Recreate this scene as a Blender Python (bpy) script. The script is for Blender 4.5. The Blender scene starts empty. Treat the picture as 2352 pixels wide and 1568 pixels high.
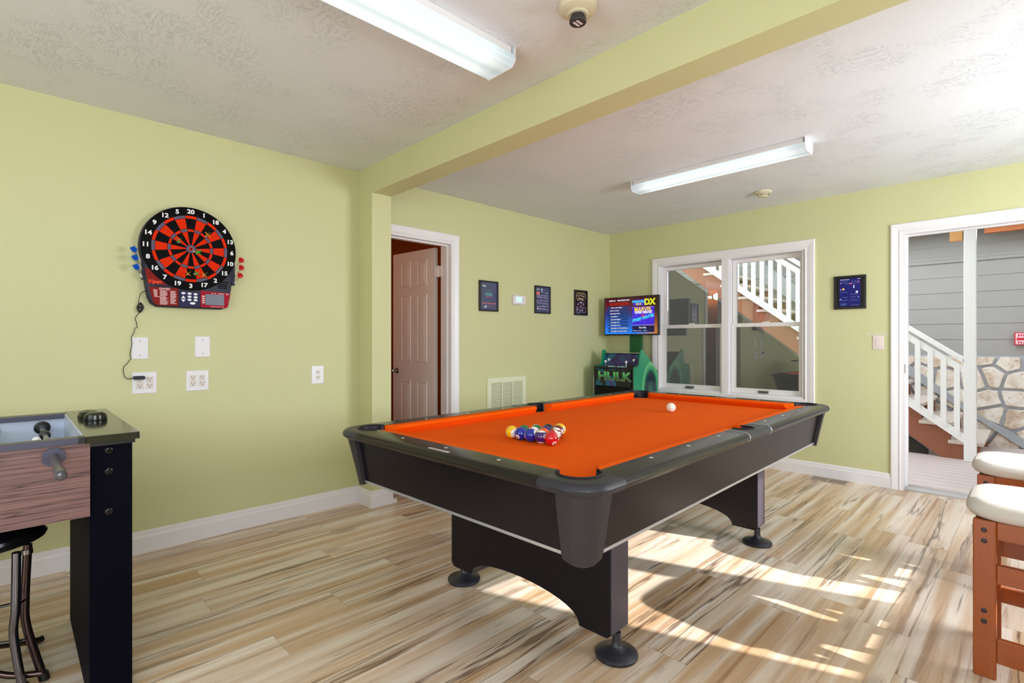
import bpy, bmesh, math, random
from mathutils import Matrix, Vector
random.seed(7)
SC = bpy.context.scene
COL = SC.collection
PI = math.pi

# ------------------------------------------------------------------ colours and materials
def lin(c):
    return tuple(((v/255)/12.92 if v/255 <= .04045 else ((v/255+.055)/1.055)**2.4) for v in c)

class NT:
    def __init__(s, name):
        s.m = bpy.data.materials.new(name); s.m.use_nodes = True
        s.t = s.m.node_tree; s.n = s.t.nodes; s.l = s.t.links
        s.b = s.n['Principled BSDF']; s.out = s.n['Material Output']
    def add(s, typ, **kw):
        n = s.n.new(typ)
        for k, v in kw.items():
            if k in ('i',):
                for a, b in v.items():
                    n.inputs[a].default_value = b
            else: setattr(n, k, v)
        return n
    def ln(s, a, b): s.l.new(a, b)
    def math(s, op, a, b=None, c=None):
        n = s.n.new('ShaderNodeMath'); n.operation = op
        for k, v in enumerate((a, b, c)):
            if v is None: continue
            if isinstance(v, (int, float)): n.inputs[k].default_value = v
            else: s.l.new(v, n.inputs[k])
        return n.outputs[0]
    def ramp(s, fac, stops, interp='LINEAR'):
        n = s.n.new('ShaderNodeValToRGB'); n.color_ramp.interpolation = interp
        e = n.color_ramp.elements
        e[0].position, e[0].color = stops[0][0], (*stops[0][1], 1)
        e[1].position, e[1].color = stops[-1][0], (*stops[-1][1], 1)
        for p, c in stops[1:-1]:
            k = e.new(p); k.color = (*c, 1)
        s.l.new(fac, n.inputs[0]); return n.outputs[0]
    def mix(s, fac, a, b, mode='MIX'):
        n = s.n.new('ShaderNodeMix'); n.data_type = 'RGBA'; n.blend_type = mode
        for k, v in ((0, fac), (6, a), (7, b)):
            if isinstance(v, (int, float)): n.inputs[k].default_value = v
            elif isinstance(v, tuple): n.inputs[k].default_value = (*v[:3], 1)
            else: s.l.new(v, n.inputs[k])
        return n.outputs[2]
    def coords(s, scale=(1, 1, 1), rot=(0, 0, 0), kind='Object'):
        tc = s.n.new('ShaderNodeTexCoord'); mp = s.n.new('ShaderNodeMapping')
        mp.inputs['Scale'].default_value = scale; mp.inputs['Rotation'].default_value = rot
        s.l.new(tc.outputs[kind], mp.inputs[0]); return mp.outputs[0]
    def noise(s, vec, scale=5, detail=3, rough=.5, dist=0):
        n = s.n.new('ShaderNodeTexNoise'); n.inputs['Scale'].default_value = scale
        n.inputs['Detail'].default_value = detail; n.inputs['Roughness'].default_value = rough
        n.inputs['Distortion'].default_value = dist
        s.l.new(vec, n.inputs['Vector']); return n.outputs[0]
    def bump(s, h, strength=.2, dist=.01):
        n = s.n.new('ShaderNodeBump'); n.inputs['Strength'].default_value = strength
        n.inputs['Distance'].default_value = dist
        s.l.new(h, n.inputs['Height']); s.l.new(n.outputs[0], s.b.inputs['Normal'])

MATS = {}
def mat(name, rgb, rough=.5, metal=0, spec=.5, bump=None, emit=None, var=None, coat=0, ior=None, sheen=0):
    if name in MATS: return MATS[name]
    t = NT(name); c = lin(rgb)
    t.b.inputs['Base Color'].default_value = (*c, 1)
    t.b.inputs['Roughness'].default_value = rough
    t.b.inputs['Metallic'].default_value = metal
    t.b.inputs['Specular IOR Level'].default_value = spec
    t.b.inputs['Coat Weight'].default_value = coat
    t.b.inputs['Sheen Weight'].default_value = sheen
    if ior: t.b.inputs['IOR'].default_value = ior
    if var:
        v = t.noise(t.coords(), var[0], 3)
        t.ln(t.mix(v, tuple(x*(1-var[1]) for x in c), tuple(min(1, x*(1+var[1])) for x in c)), t.b.inputs['Base Color'])
    if bump:
        t.bump(t.noise(t.coords(), bump[0], 2), bump[1], bump[2] if len(bump) > 2 else .002)
    if emit:
        t.b.inputs['Emission Color'].default_value = (*lin(emit[0]), 1)
        t.b.inputs['Emission Strength'].default_value = emit[1]
    MATS[name] = t.m
    return t.m

# ------------------------------------------------------------------ mesh builder
GLYPH = {}
def glyphs(body, bold=0.0):
    k = (body, bold)
    if k in GLYPH: return GLYPH[k]
    cu = bpy.data.curves.new('t', 'FONT'); cu.body = body; cu.size = 1; cu.align_x = 'CENTER'; cu.align_y = 'CENTER'
    cu.offset = bold; cu.resolution_u = 3; cu.extrude = .02
    o = bpy.data.objects.new('t', cu); COL.objects.link(o)
    dg = bpy.context.evaluated_depsgraph_get(); dg.update()
    me = bpy.data.meshes.new_from_object(o.evaluated_get(dg))
    GLYPH[k] = ([v.co.copy() for v in me.vertices], [tuple(p.vertices) for p in me.polygons])
    bpy.data.objects.remove(o); bpy.data.curves.remove(cu); bpy.data.meshes.remove(me)
    return GLYPH[k]

FACE_X = Matrix(((0, 0, -1), (-1, 0, 0), (0, 1, 0)))      # text that faces -X (reads towards -Y)
FACE_Y = Matrix(((1, 0, 0), (0, 0, -1), (0, 1, 0)))       # text that faces -Y (reads towards +X)

class MB:
    def __init__(s): s.v = []; s.f = []; s.mi = []; s.M = None
    def verts(s, vs, faces, m=0):
        b = len(s.v)
        for v in vs:
            v = Vector(v); s.v.append(s.M @ v if s.M else v)
        for f in faces: s.f.append(tuple(b+i for i in f)); s.mi.append(m)
        return s
    def box(s, a, b, m=0):
        x0, y0, z0 = a; x1, y1, z1 = b
        return s.verts([(x0,y0,z0),(x1,y0,z0),(x1,y1,z0),(x0,y1,z0),(x0,y0,z1),(x1,y0,z1),(x1,y1,z1),(x0,y1,z1)],
                       [(0,3,2,1),(4,5,6,7),(0,1,5,4),(1,2,6,5),(2,3,7,6),(3,0,4,7)], m)
    def obox(s, c, ux, uy, uz, m=0):
        c, ux, uy, uz = map(Vector, (c, ux, uy, uz))
        p = [c+a*ux+b*uy+d*uz for d in (-1, 1) for a, b in ((-1,-1),(1,-1),(1,1),(-1,1))]
        return s.verts(p, [(0,3,2,1),(4,5,6,7),(0,1,5,4),(1,2,6,5),(2,3,7,6),(3,0,4,7)], m)
    def prism(s, poly, axis, a, b, m=0):
        """poly: 2D points in the plane normal to axis (x: (y,z), y: (x,z), z: (x,y)), from a to b"""
        def P(p, t):
            return {'x': (t, p[0], p[1]), 'y': (p[0], t, p[1]), 'z': (p[0], p[1], t)}[axis]
        n = len(poly)
        return s.verts([P(p, a) for p in poly]+[P(p, b) for p in poly],
                       [tuple(range(n)), tuple(range(2*n-1, n-1, -1))]+[(i, (i+1) % n, n+(i+1) % n, n+i) for i in range(n)], m)
    def lathe(s, prof, c, axis='z', seg=24, m=0):
        """prof: (radius, height) along axis from c"""
        vs, fs = [], []
        for r, h in prof:
            for k in range(seg):
                a = 2*PI*k/seg; u, w = r*math.cos(a), r*math.sin(a)
                vs.append({'z': (c[0]+u, c[1]+w, c[2]+h), 'y': (c[0]+u, c[1]+h, c[2]+w), 'x': (c[0]+h, c[1]+u, c[2]+w)}[axis])
        for j in range(len(prof)-1):
            for k in range(seg):
                fs.append((j*seg+k, j*seg+(k+1) % seg, (j+1)*seg+(k+1) % seg, (j+1)*seg+k))
        fs.append(tuple(range(seg))); fs.append(tuple((len(prof)-1)*seg+k for k in range(seg)))
        return s.verts(vs, fs, m)
    def tube(s, pts, r, seg=10, m=0, closed=False):
        pts = [Vector(p) for p in pts]; n = len(pts); vs = []; fs = []
        up = None
        for i, p in enumerate(pts):
            if closed: d = pts[(i+1) % n]-pts[i-1]
            else: d = pts[min(i+1, n-1)]-pts[max(i-1, 0)]
            d.normalize()
            if up is None: up = d.orthogonal().normalized()
            up = (up-d*up.dot(d)); up = up.normalized() if up.length > 1e-6 else d.orthogonal().normalized()
            w = d.cross(up); rr = r[i] if isinstance(r, (list, tuple)) else r
            for k in range(seg):
                a = 2*PI*k/seg; vs.append(p+rr*(up*math.cos(a)+w*math.sin(a)))
        for i in range(n if closed else n-1):
            j = (i+1) % n
            for k in range(seg): fs.append((i*seg+k, i*seg+(k+1) % seg, j*seg+(k+1) % seg, j*seg+k))
        if not closed: fs.append(tuple(range(seg-1, -1, -1))); fs.append(tuple((n-1)*seg+k for k in range(seg)))
        return s.verts(vs, fs, m)
    def sphere(s, c, r, m=0, nu=20, nv=12, scale=(1, 1, 1), mfun=None):
        vs = [(c[0], c[1], c[2]-r*scale[2])]
        for j in range(1, nv):
            t = PI*j/nv
            for k in range(nu):
                a = 2*PI*k/nu
                vs.append((c[0]+r*scale[0]*math.sin(t)*math.cos(a), c[1]+r*scale[1]*math.sin(t)*math.sin(a), c[2]-r*scale[2]*math.cos(t)))
        vs.append((c[0], c[1], c[2]+r*scale[2])); e = len(vs)-1
        rows = []
        rows.append([(0, 1+(k+1) % nu, 1+k) for k in range(nu)])
        for j in range(nv-2):
            rows.append([(1+j*nu+k, 1+j*nu+(k+1) % nu, 1+(j+1)*nu+(k+1) % nu, 1+(j+1)*nu+k) for k in range(nu)])
        rows.append([(e, 1+(nv-2)*nu+k, 1+(nv-2)*nu+(k+1) % nu) for k in range(nu)])
        b = len(s.v)
        for v in vs:
            v = Vector(v); s.v.append(s.M @ v if s.M else v)
        for j, row in enumerate(rows):
            for f in row: s.f.append(tuple(b+i for i in f)); s.mi.append(mfun(j) if mfun else m)
        return s
    def text(s, body, size, pos, R, m=0, sx=1, bold=0, shear=0, rot=0):
        vs, fs = glyphs(body, bold); pos = Vector(pos); rr = Matrix.Rotation(rot, 3, 'Z')
        return s.verts([pos+R @ (rr @ Vector(((v.x+shear*v.y)*size*sx, v.y*size, v.z*.03+.0006))) for v in vs], fs, m)
    def loft(s, rings, m=0, cap0=True, cap1=True, close=True):
        n = len(rings[0]); vs = [p for r in rings for p in r]; fs = []
        for j in range(len(rings)-1):
            for k in range(n if close else n-1):
                fs.append((j*n+k, j*n+(k+1) % n, (j+1)*n+(k+1) % n, (j+1)*n+k))
        if cap0: fs.append(tuple(range(n)))
        if cap1: fs.append(tuple((len(rings)-1)*n+k for k in range(n)))
        return s.verts(vs, fs, m)
    def build(s, name, mats, parent=None, bevel=0, smooth=False, local=False, sub=0, seg=2, recalc=True):
        if not isinstance(mats, (list, tuple)): mats = [mats]
        me = bpy.data.meshes.new(name)
        vs = s.v
        o = bpy.data.objects.new(name, me); COL.objects.link(o)
        if parent is not None:
            root = parent
            while root.parent: root = root.parent
            o.parent = parent
            if not local:
                inv = Matrix.LocRotScale(root.location, root.rotation_euler, None).inverted()
                vs = [inv @ v for v in vs]
        elif not local:
            xs = [v.x for v in vs]; ys = [v.y for v in vs]; zs = [v.z for v in vs]
            org = Vector(((min(xs)+max(xs))/2, (min(ys)+max(ys))/2, min(zs)))
            o.location = org; vs = [v-org for v in vs]
        me.from_pydata([tuple(v) for v in vs], [], s.f)
        for mt in mats: me.materials.append(mt)
        for p, mi in zip(me.polygons, s.mi): p.material_index = mi
        bm = bmesh.new(); bm.from_mesh(me)
        if recalc: bmesh.ops.recalc_face_normals(bm, faces=bm.faces)
        if smooth:
            for f in bm.faces: f.smooth = True
            for e in bm.edges:
                if len(e.link_faces) == 2 and e.calc_face_angle(0) > .62: e.smooth = False
        bm.to_mesh(me); bm.free()
        if bevel:
            b = o.modifiers.new('Bevel', 'BEVEL'); b.width = bevel; b.segments = seg; b.limit_method = 'ANGLE'; b.angle_limit = .7
        if sub:
            b = o.modifiers.new('Sub', 'SUBSURF'); b.levels = sub; b.render_levels = sub
        return o

def tag(o, label, cat, group=None):
    o['label'] = label; o['category'] = cat
    if group: o['group'] = group
    return o
def thing(name, label, cat, loc, rz=0, group=None):
    o = bpy.data.objects.new(name, None); COL.objects.link(o); o.empty_display_size = .1
    o.location = loc; o.rotation_euler = (0, 0, rz)
    return tag(o, label, cat, group)
def struct(o): o['kind'] = 'structure'; return o
def copy_tree(o, parent=None):
    c = o.copy(); COL.objects.link(c); c.parent = parent
    for ch in list(o.children): copy_tree(ch, c)
    return c
def arc(cx, cy, r, a0, a1, n):
    return [(cx+r*math.cos(a0+(a1-a0)*k/n), cy+r*math.sin(a0+(a1-a0)*k/n)) for k in range(n+1)]

# ------------------------------------------------------------------ shared materials
def make_wall_paint():
    t = NT('green_wall_paint')
    v = t.noise(t.coords(), 1.2, 2)
    a, b = lin((205, 205, 156)), lin((211, 211, 163))
    t.ln(t.mix(v, a, b), t.b.inputs['Base Color'])
    t.b.inputs['Roughness'].default_value = .55
    t.bump(t.noise(t.coords(), 260, 2), .08, .001)
    return t.m
WALL = make_wall_paint()

def make_ceiling():
    t = NT('stamped_ceiling_plaster')
    t.b.inputs['Base Color'].default_value = (*lin((226, 230, 236)), 1)
    t.b.inputs['Roughness'].default_value = .8
    c = t.coords()
    n1 = t.noise(c, 3.2, 2)
    mask = t.ramp(n1, [(0, (0, 0, 0)), (.47, (0, 0, 0)), (.62, (1, 1, 1)), (1, (1, 1, 1))])
    wn = t.add('ShaderNodeTexNoise'); wn.inputs['Scale'].default_value = 7; wn.inputs['Detail'].default_value = 1
    t.ln(c, wn.inputs['Vector'])
    vm = t.add('ShaderNodeVectorMath', operation='MULTIPLY'); t.ln(c, vm.inputs[0]); vm.inputs[1].default_value = (120, 42, 1)
    va = t.add('ShaderNodeVectorMath', operation='MULTIPLY_ADD'); t.ln(wn.outputs[1], va.inputs[0])
    va.inputs[1].default_value = (11, 11, 0); t.ln(vm.outputs[0], va.inputs[2])
    str1 = t.noise(va.outputs[0], 1.0, 2, .6)
    sh = t.ramp(str1, [(0, (0, 0, 0)), (.54, (0, 0, 0)), (.6, (1, 1, 1)), (.68, (.2, .2, .2)), (1, (0, 0, 0))])
    h = t.math('MULTIPLY', sh, mask)
    h2 = t.math('ADD', h, t.math('MULTIPLY', t.noise(c, 45, 3), .25))
    t.bump(h2, .55, .008)
    return t.m
CEIL = make_ceiling()

def make_floor():
    t = NT('maple_plank_floor')
    tc = t.add('ShaderNodeTexCoord'); sp = t.add('ShaderNodeSeparateXYZ'); t.ln(tc.outputs['Object'], sp.inputs[0])
    X, Y = sp.outputs[0], sp.outputs[1]
    W, Ln = .18, 1.22
    yr = t.math('DIVIDE', Y, W); row = t.math('FLOOR', yr)
    wn = t.add('ShaderNodeTexWhiteNoise', noise_dimensions='1D'); t.ln(row, wn.inputs['W'])
    xo = t.math('ADD', t.math('DIVIDE', X, Ln), wn.outputs[0]); colm = t.math('FLOOR', xo)
    cb = t.add('ShaderNodeCombineXYZ'); t.ln(row, cb.inputs[0]); t.ln(colm, cb.inputs[1])
    w2 = t.add('ShaderNodeTexWhiteNoise', noise_dimensions='2D'); t.ln(cb.outputs[0], w2.inputs['Vector'])
    rnd = w2.outputs[0]
    sc = t.add('ShaderNodeSeparateColor'); t.ln(w2.outputs[1], sc.inputs[0])
    off = t.math('MULTIPLY', rnd, 37.0); off2 = t.math('MULTIPLY', sc.outputs[1], 19.0)
    def vec(sx, sy, extra=0):
        c = t.add('ShaderNodeCombineXYZ')
        t.ln(t.math('ADD', t.math('MULTIPLY', X, sx), off), c.inputs[0])
        t.ln(t.math('ADD', t.math('MULTIPLY', Y, sy), off2), c.inputs[1])
        t.ln(t.math('ADD', off, extra), c.inputs[2]); return c.outputs[0]
    broad = t.noise(vec(.55, 14), 1, 2, .5, .2)
    base = t.ramp(broad, [(0, lin((192, 152, 112))), (.36, lin((210, 176, 140))), (.47, lin((224, 200, 176))), (.57, lin((237, 222, 206))), (1, lin((242, 233, 224)))])
    tone = t.ramp(rnd, [(0, (.82, .77, .72)), (.3, (.93, .90, .87)), (.65, (1, 1, 1)), (1, (1.0, .97, .94))])
    base = t.mix(1.0, base, tone, 'MULTIPLY')
    # brown heartwood bands
    n2 = t.noise(vec(.7, 17, 5), 1, 5, .62, .35)
    band = t.ramp(n2, [(0, (0, 0, 0)), (.55, (0, 0, 0)), (.63, (1, 1, 1)), (1, (1, 1, 1))])
    base = t.mix(t.math('MULTIPLY', band, .58), base, lin((146, 102, 66)))
    # dark veins
    n3 = t.noise(vec(.42, 9, 9), 1, 4, .55, .35)
    vm_ = t.ramp(t.noise(vec(.9, 3.5, 21), 1, 1), [(0, (0, 0, 0)), (.40, (0, 0, 0)), (.50, (1, 1, 1)), (1, (1, 1, 1))])
    vein = t.ramp(n3, [(0, (0, 0, 0)), (.575, (0, 0, 0)), (.60, (1, 1, 1)), (.625, (0, 0, 0)), (1, (0, 0, 0))])
    base = t.mix(t.math('MULTIPLY', t.math('MULTIPLY', vein, vm_), .85), base, lin((84, 56, 38)))
    fl = t.ramp(t.noise(vec(3.2, 46, 31), 1, 2, .5), [(0, (0, 0, 0)), (.70, (0, 0, 0)), (.76, (1, 1, 1)), (1, (1, 1, 1))])
    base = t.mix(t.math('MULTIPLY', fl, .75), base, lin((96, 66, 46)))
    n4 = t.noise(vec(5, 120, 2), 1, 3, .7)
    base = t.mix(t.math('MULTIPLY', t.ramp(n4, [(0, (0, 0, 0)), (.5, (0, 0, 0)), (.8, (1, 1, 1)), (1, (1, 1, 1))]), .35), base, lin((178, 140, 104)))
    # knots
    vo = t.add('ShaderNodeTexVoronoi'); vo.inputs['Scale'].default_value = 1; t.ln(vec(1.5, 4.4, 3), vo.inputs['Vector'])
    vsum = t.math('ADD', vo.outputs['Distance'], t.math('MULTIPLY', t.noise(vec(14, 40), 1, 3), .09))
    kn = t.ramp(vsum, [(0, (1, 1, 1)), (.10, (.85, .85, .85)), (.21, (0, 0, 0)), (1, (0, 0, 0))])
    base = t.mix(t.math('MULTIPLY', kn, .55), base, lin((112, 78, 54)))
    # seams
    fy = t.math('FRACT', yr); ey = t.math('MINIMUM', fy, t.math('SUBTRACT', 1, fy))
    fx = t.math('FRACT', xo); ex = t.math('MINIMUM', fx, t.math('SUBTRACT', 1, fx))
    seam = t.math('MAXIMUM', t.math('LESS_THAN', ey, .006), t.math('LESS_THAN', ex, .0011))
    base = t.mix(t.math('MULTIPLY', seam, .45), base, lin((120, 92, 66)))
    t.ln(base, t.b.inputs['Base Color'])
    t.b.inputs['Roughness'].default_value = .3
    t.b.inputs['Specular IOR Level'].default_value = .7
    t.bump(t.math('SUBTRACT', t.math('MULTIPLY', n4, .2), seam), .12, .001)
    return t.m
FLOOR = make_floor()

def make_glass(name, refl, tint=(1, 1, 1)):
    t = NT(name); t.n.remove(t.b)
    tr = t.add('ShaderNodeBsdfTransparent'); tr.inputs[0].default_value = (*tint, 1)
    gl = t.add('ShaderNodeBsdfGlossy'); gl.inputs['Roughness'].default_value = .003
    lw = t.add('ShaderNodeFresnel'); lw.inputs['IOR'].default_value = 1.5
    mx = t.add('ShaderNodeMixShader')
    t.ln(t.math('ADD', t.math('MULTIPLY', lw.outputs[0], .9), refl), mx.inputs[0]); t.ln(tr.outputs[0], mx.inputs[1]); t.ln(gl.outputs[0], mx.inputs[2])
    t.ln(mx.outputs[0], t.out.inputs[0]); return t.m
GLASS = make_glass('window_glass', .10, (.93, .96, .95))

def wood(name, base, dark, scale=(1, 1, 1), rough=.4, amt=.6, coat=0):
    t = NT(name); v = t.coords(scale)
    n = t.noise(v, 4, 4, .6, .8)
    w = t.ramp(n, [(0, lin(dark)), (.42, lin(base)), (.52, tuple(.75*a+.25*b for a, b in zip(lin(base), lin(dark)))), (.58, lin(base)), (1, lin(dark))])
    t.ln(t.mix(amt, lin(base), w), t.b.inputs['Base Color']); t.b.inputs['Roughness'].default_value = rough
    t.b.inputs['Coat Weight'].default_value = coat; return t.m

TRIM = mat('white_trim_paint', (238, 236, 240), .35)
DOORP = mat('white_door_paint', (232, 226, 224), .4)
VINYL = mat('white_vinyl', (236, 232, 230), .35)
PLATE = mat('white_plate_plastic', (238, 236, 242), .3)
SLOT = mat('dark_slot', (60, 45, 40), .6)
BLACK = mat('black_plastic', (14, 14, 16), .35)
CHROME = mat('chrome_metal', (200, 200, 205), .15, 1)
STEEL = mat('brushed_nickel', (150, 145, 140), .3, 1)

# ------------------------------------------------------------------ room shell
CH = 2.44
Y0, X0, X1 = -1.3, -2.3, 5.095
MB().box((X0-.15, Y0-.15, -.12), (5.11, 3.70, 0)).build('floor', FLOOR, None, local=True)['kind'] = 'structure'
MB().box((X0-.15, Y0-.15, CH), (5.245, 3.70, CH+.12)).build('ceiling', CEIL, None, local=True)['kind'] = 'structure'
struct(MB().box((X0, 3.53, 0), (1.86, 3.68, CH)).build('wall_left', WALL))
struct(MB().box((1.85, 3.32, 0), (2.005, 3.70, CH)).build('wall_pier', WALL))
# wall beyond the pier, with the door opening
w = MB(); w.box((2.005, 3.56, 0), (2.035, 3.68, CH)).box((2.035, 3.56, 2.04), (2.755, 3.68, CH)).box((2.755, 3.56, 0), (5.245, 3.68, CH))
struct(w.build('wall_left', WALL))
# wall with the double window and the deck door
WY0, WY1, WZ0, WZ1 = 1.475, 2.925, .665, 2.012
DY0, DY1, DZ = -.14, .770, 2.053
w = MB()
w.box((X1, WY1, 0), (5.245, 3.57, CH)).box((X1, WY0, 0), (5.245, WY1, WZ0)).box((X1, WY0, WZ1), (5.245, WY1, CH))
w.box((X1, DY1, 0), (5.245, WY0, CH)).box((X1, DY0, DZ), (5.245, DY1, CH)).box((X1, Y0-.15, 0), (5.245, DY0, CH))
struct(w.build('wall_far', WALL))
struct(MB().box((1.85, Y0, 2.244), (2.005, 3.32, CH)).build('ceiling_beam', WALL))
# wall behind the camera's right shoulder: windows for the sun patches, first one added for fill
sz, hz = .95, 2.05
w2 = MB()
for a, b in ((X0, -1.4), (.2, 2.78), (3.40, 3.52), (4.14, 5.1)): w2.box((a, Y0-.15, 0), (b, Y0, CH))
for a, b in ((-1.4, .2), (2.78, 3.40), (3.52, 4.14)):
    w2.box((a, Y0-.15, 0), (b, Y0, sz)).box((a, Y0-.15, hz), (b, Y0, CH))
struct(w2.build('wall_right', WALL))
for k, (a, b) in enumerate(((-1.4, .2), (2.78, 3.40), (3.52, 4.14))):
    f = MB()
    for p, q in (((a, Y0-.1, sz), (b, Y0-.05, sz+.03)), ((a, Y0-.1, hz-.03), (b, Y0-.05, hz)), ((a, Y0-.1, sz), (a+.02, Y0-.05, hz)), ((b-.02, Y0-.1, sz), (b, Y0-.05, hz))): f.box(p, q)
    for p, q in (((a-.07, Y0, sz-.07), (b+.07, Y0+.015, sz)), ((a-.07, Y0, hz), (b+.07, Y0+.015, hz+.07))): f.box(p, q)
    struct(f.build('window_%d' % (k+2), TRIM))
# wall behind the camera; its unseen wide opening is added for fill light
w = MB()
w.box((X0-.15, Y0-.15, 0), (X0, -.6, CH)).box((X0-.15, -.6, 2.1), (X0, 2.2, CH)).box((X0-.15, 2.2, 0), (X0, 3.68, CH))
struct(w.build('wall_back', WALL))
f = MB()
for p, q in (((X0-.1, -.6, 0), (X0-.05, -.53, 2.1)), ((X0-.1, 2.13, 0), (X0-.05, 2.2, 2.1)), ((X0-.1, .77, 0), (X0-.05, .84, 2.1)), ((X0-.1, -.6, 2.03), (X0-.05, 2.2, 2.1)), ((X0-.1, -.6, 0), (X0-.05, 2.2, .07))): f.box(p, q)
struct(f.build('fill_opening', TRIM))

# baseboards: board with a small stepped top
def baseboard(name, p0, p1, n):
    """from p0 to p1 along a wall whose room-side normal is n"""
    prof = [(0, 0), (.016, 0), (.016, .082), (.012, .092), (.010, .112), (.004, .118), (0, .118)]
    d = Vector((p1[0]-p0[0], p1[1]-p0[1], 0)); n = Vector((*n, 0))
    a, b = Vector((*p0, 0)), Vector((*p1, 0))
    m = MB(); m.loft([[a+n*u+Vector((0, 0, z)) for u, z in prof], [b+n*u+Vector((0, 0, z)) for u, z in prof]])
    return struct(m.build(name, TRIM))
baseboard('baseboard_left', (X0, 3.53), (1.85, 3.53), (0, -1))
prof_ = [(0, 0), (.016, 0), (.016, .082), (.012, .092), (.010, .112), (.004, .118), (0, .118)]
MB().loft([[(1.85-u, 3.514, z) for u, z in prof_], [(1.85-u, 3.32-u, z) for u, z in prof_], [(2.013, 3.32-u, z) for u, z in prof_]]).build('baseboard_pier', TRIM)['kind'] = 'structure'
MB().box((2.0135, 3.306, 0), (2.046, 3.34, .028)).build('trim_2', TRIM)['kind'] = 'structure'
baseboard('baseboard_left', (2.826, 3.56), (X1, 3.56), (0, -1))
baseboard('baseboard_far', (X1, 3.56), (X1, .838), (-1, 0))
baseboard('baseboard_far', (X1, -.21), (X1, Y0), (-1, 0))
baseboard('baseboard_right', (X0, Y0), (X1, Y0), (0, 1))
# ------------------------------------------------------------------ casings
def casing_y(m, x0, x1, z0, z1, y, wd=.07, t=.018, bottom=False):
    """moulded casing on a wall of constant Y facing -Y round the opening x0..x1, z0..z1"""
    prof = [(0, 0), (0, .010), (.008, .014), (.020, .010), (.045, .016), (wd-.006, t), (wd, t-.004), (wd, 0)]
    def path(o): return [(x0-o, z0-(o if bottom else 0)), (x0-o, z1+o), (x1+o, z1+o), (x1+o, z0-(o if bottom else 0))]
    for k in range(len(prof)-1):
        a, b = path(prof[k][0]), path(prof[k+1][0]); da, db = prof[k][1], prof[k+1][1]
        for i in range(4 if bottom else 3):
            j = (i+1) % 4
            m.verts([(a[i][0], y-da, a[i][1]), (a[j][0], y-da, a[j][1]), (b[j][0], y-db, b[j][1]), (b[i][0], y-db, b[i][1])], [(0, 1, 2, 3)])
def casing_x(m, y0, y1, z0, z1, x, wd=.07, t=.018, bottom=False):
    prof = [(0, 0), (0, .010), (.008, .014), (.020, .010), (.045, .016), (wd-.006, t), (wd, t-.004), (wd, 0)]
    def path(o): return [(y0-o, z0-(o if bottom else 0)), (y0-o, z1+o), (y1+o, z1+o), (y1+o, z0-(o if bottom else 0))]
    for k in range(len(prof)-1):
        a, b = path(prof[k][0]), path(prof[k+1][0]); da, db = prof[k][1], prof[k+1][1]
        for i in range(4 if bottom else 3):
            j = (i+1) % 4
            m.verts([(x-da, a[i][0], a[i][1]), (x-da, a[j][0], a[j][1]), (x-db, b[j][0], b[j][1]), (x-db, b[i][0], b[i][1])], [(0, 1, 2, 3)])

# interior door 1
d1 = MB(); casing_y(d1, 2.035, 2.752, 0, 2.036, 3.56)
d1.box((2.735, 3.55, 0), (2.757, 3.70, 2.041)).box((2.033, 3.55, 0), (2.05, 3.70, 2.04)).box((2.05, 3.5505, 2.022), (2.735, 3.6995, 2.040))
d1.box((2.724, 3.60, 0), (2.736, 3.635, 2.03)).box((2.05, 3.601, 2.010), (2.724, 3.634, 2.0235))
D1 = struct(d1.build('door_1', TRIM))
# the leaf
A, B = Vector((2.716, 3.765, 0)), Vector((2.662, 4.40, 0))
u = (B-A).normalized(); n = Vector((-u.y, u.x, 0))          # towards -X
if n.x > 0: n = -n
m = MB(); Lf = .612
def LP(s, z, d): return A+u*s+Vector((0, 0, z))+n*d
m.verts([LP(s, z, d) for d in (0, -.035) for s, z in ((0, .012), (Lf, .012), (Lf, 2.02), (0, 2.02))], [(0, 1, 2, 3), (7, 6, 5, 4), (0, 4, 5, 1), (1, 5, 6, 2), (2, 6, 7, 3), (3, 7, 4, 0)])
leaf = m.build('door_leaf', DOORP, D1, bevel=.002)
def panel(s0, s1, z0, z1):
    m = MB(); steps = [(0, 0), (.004, .006), (.012, .006), (.020, .0008), (.042, .006), (.05, .006)]
    rings = []
    for i, h in steps: rings.append([LP(s0+i, z0+i, h), LP(s1-i, z0+i, h), LP(s1-i, z1-i, h), LP(s0+i, z1-i, h)])
    m.loft(rings, cap0=False)
    return m.build('door_panel', DOORP, leaf)
for s0, s1 in ((.105, .250), (.340, .485)):
    for z0, z1 in ((1.695, 1.93), (.995, 1.615), (.23, .82)): panel(s0, s1, z0, z1)
m = MB(); c = LP(.547, .905, 0)
m.lathe([(.001, .0), (.026, 0), (.026, -.006), (.012, -.01), (.010, -.035), (.024, -.045), (.028, -.055), (.022, -.066), (.001, -.070)], (c.x, c.y, c.z), 'x', 20)
m.build('door_handle', STEEL, leaf, smooth=True)
m = MB(); m.box((2.728, 3.68, 1.757), (2.736, 3.765, 1.852)); m.tube([(2.730, 3.73, 1.755), (2.730, 3.73, 1.855)], .008, 8)
m.build('hinge', TRIM, leaf)
m = MB(); m.box((2.728, 3.68, .25), (2.736, 3.765, .345)); m.tube([(2.730, 3.73, .248), (2.730, 3.73, .347)], .008, 8)
m.build('hinge', TRIM, leaf)

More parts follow.
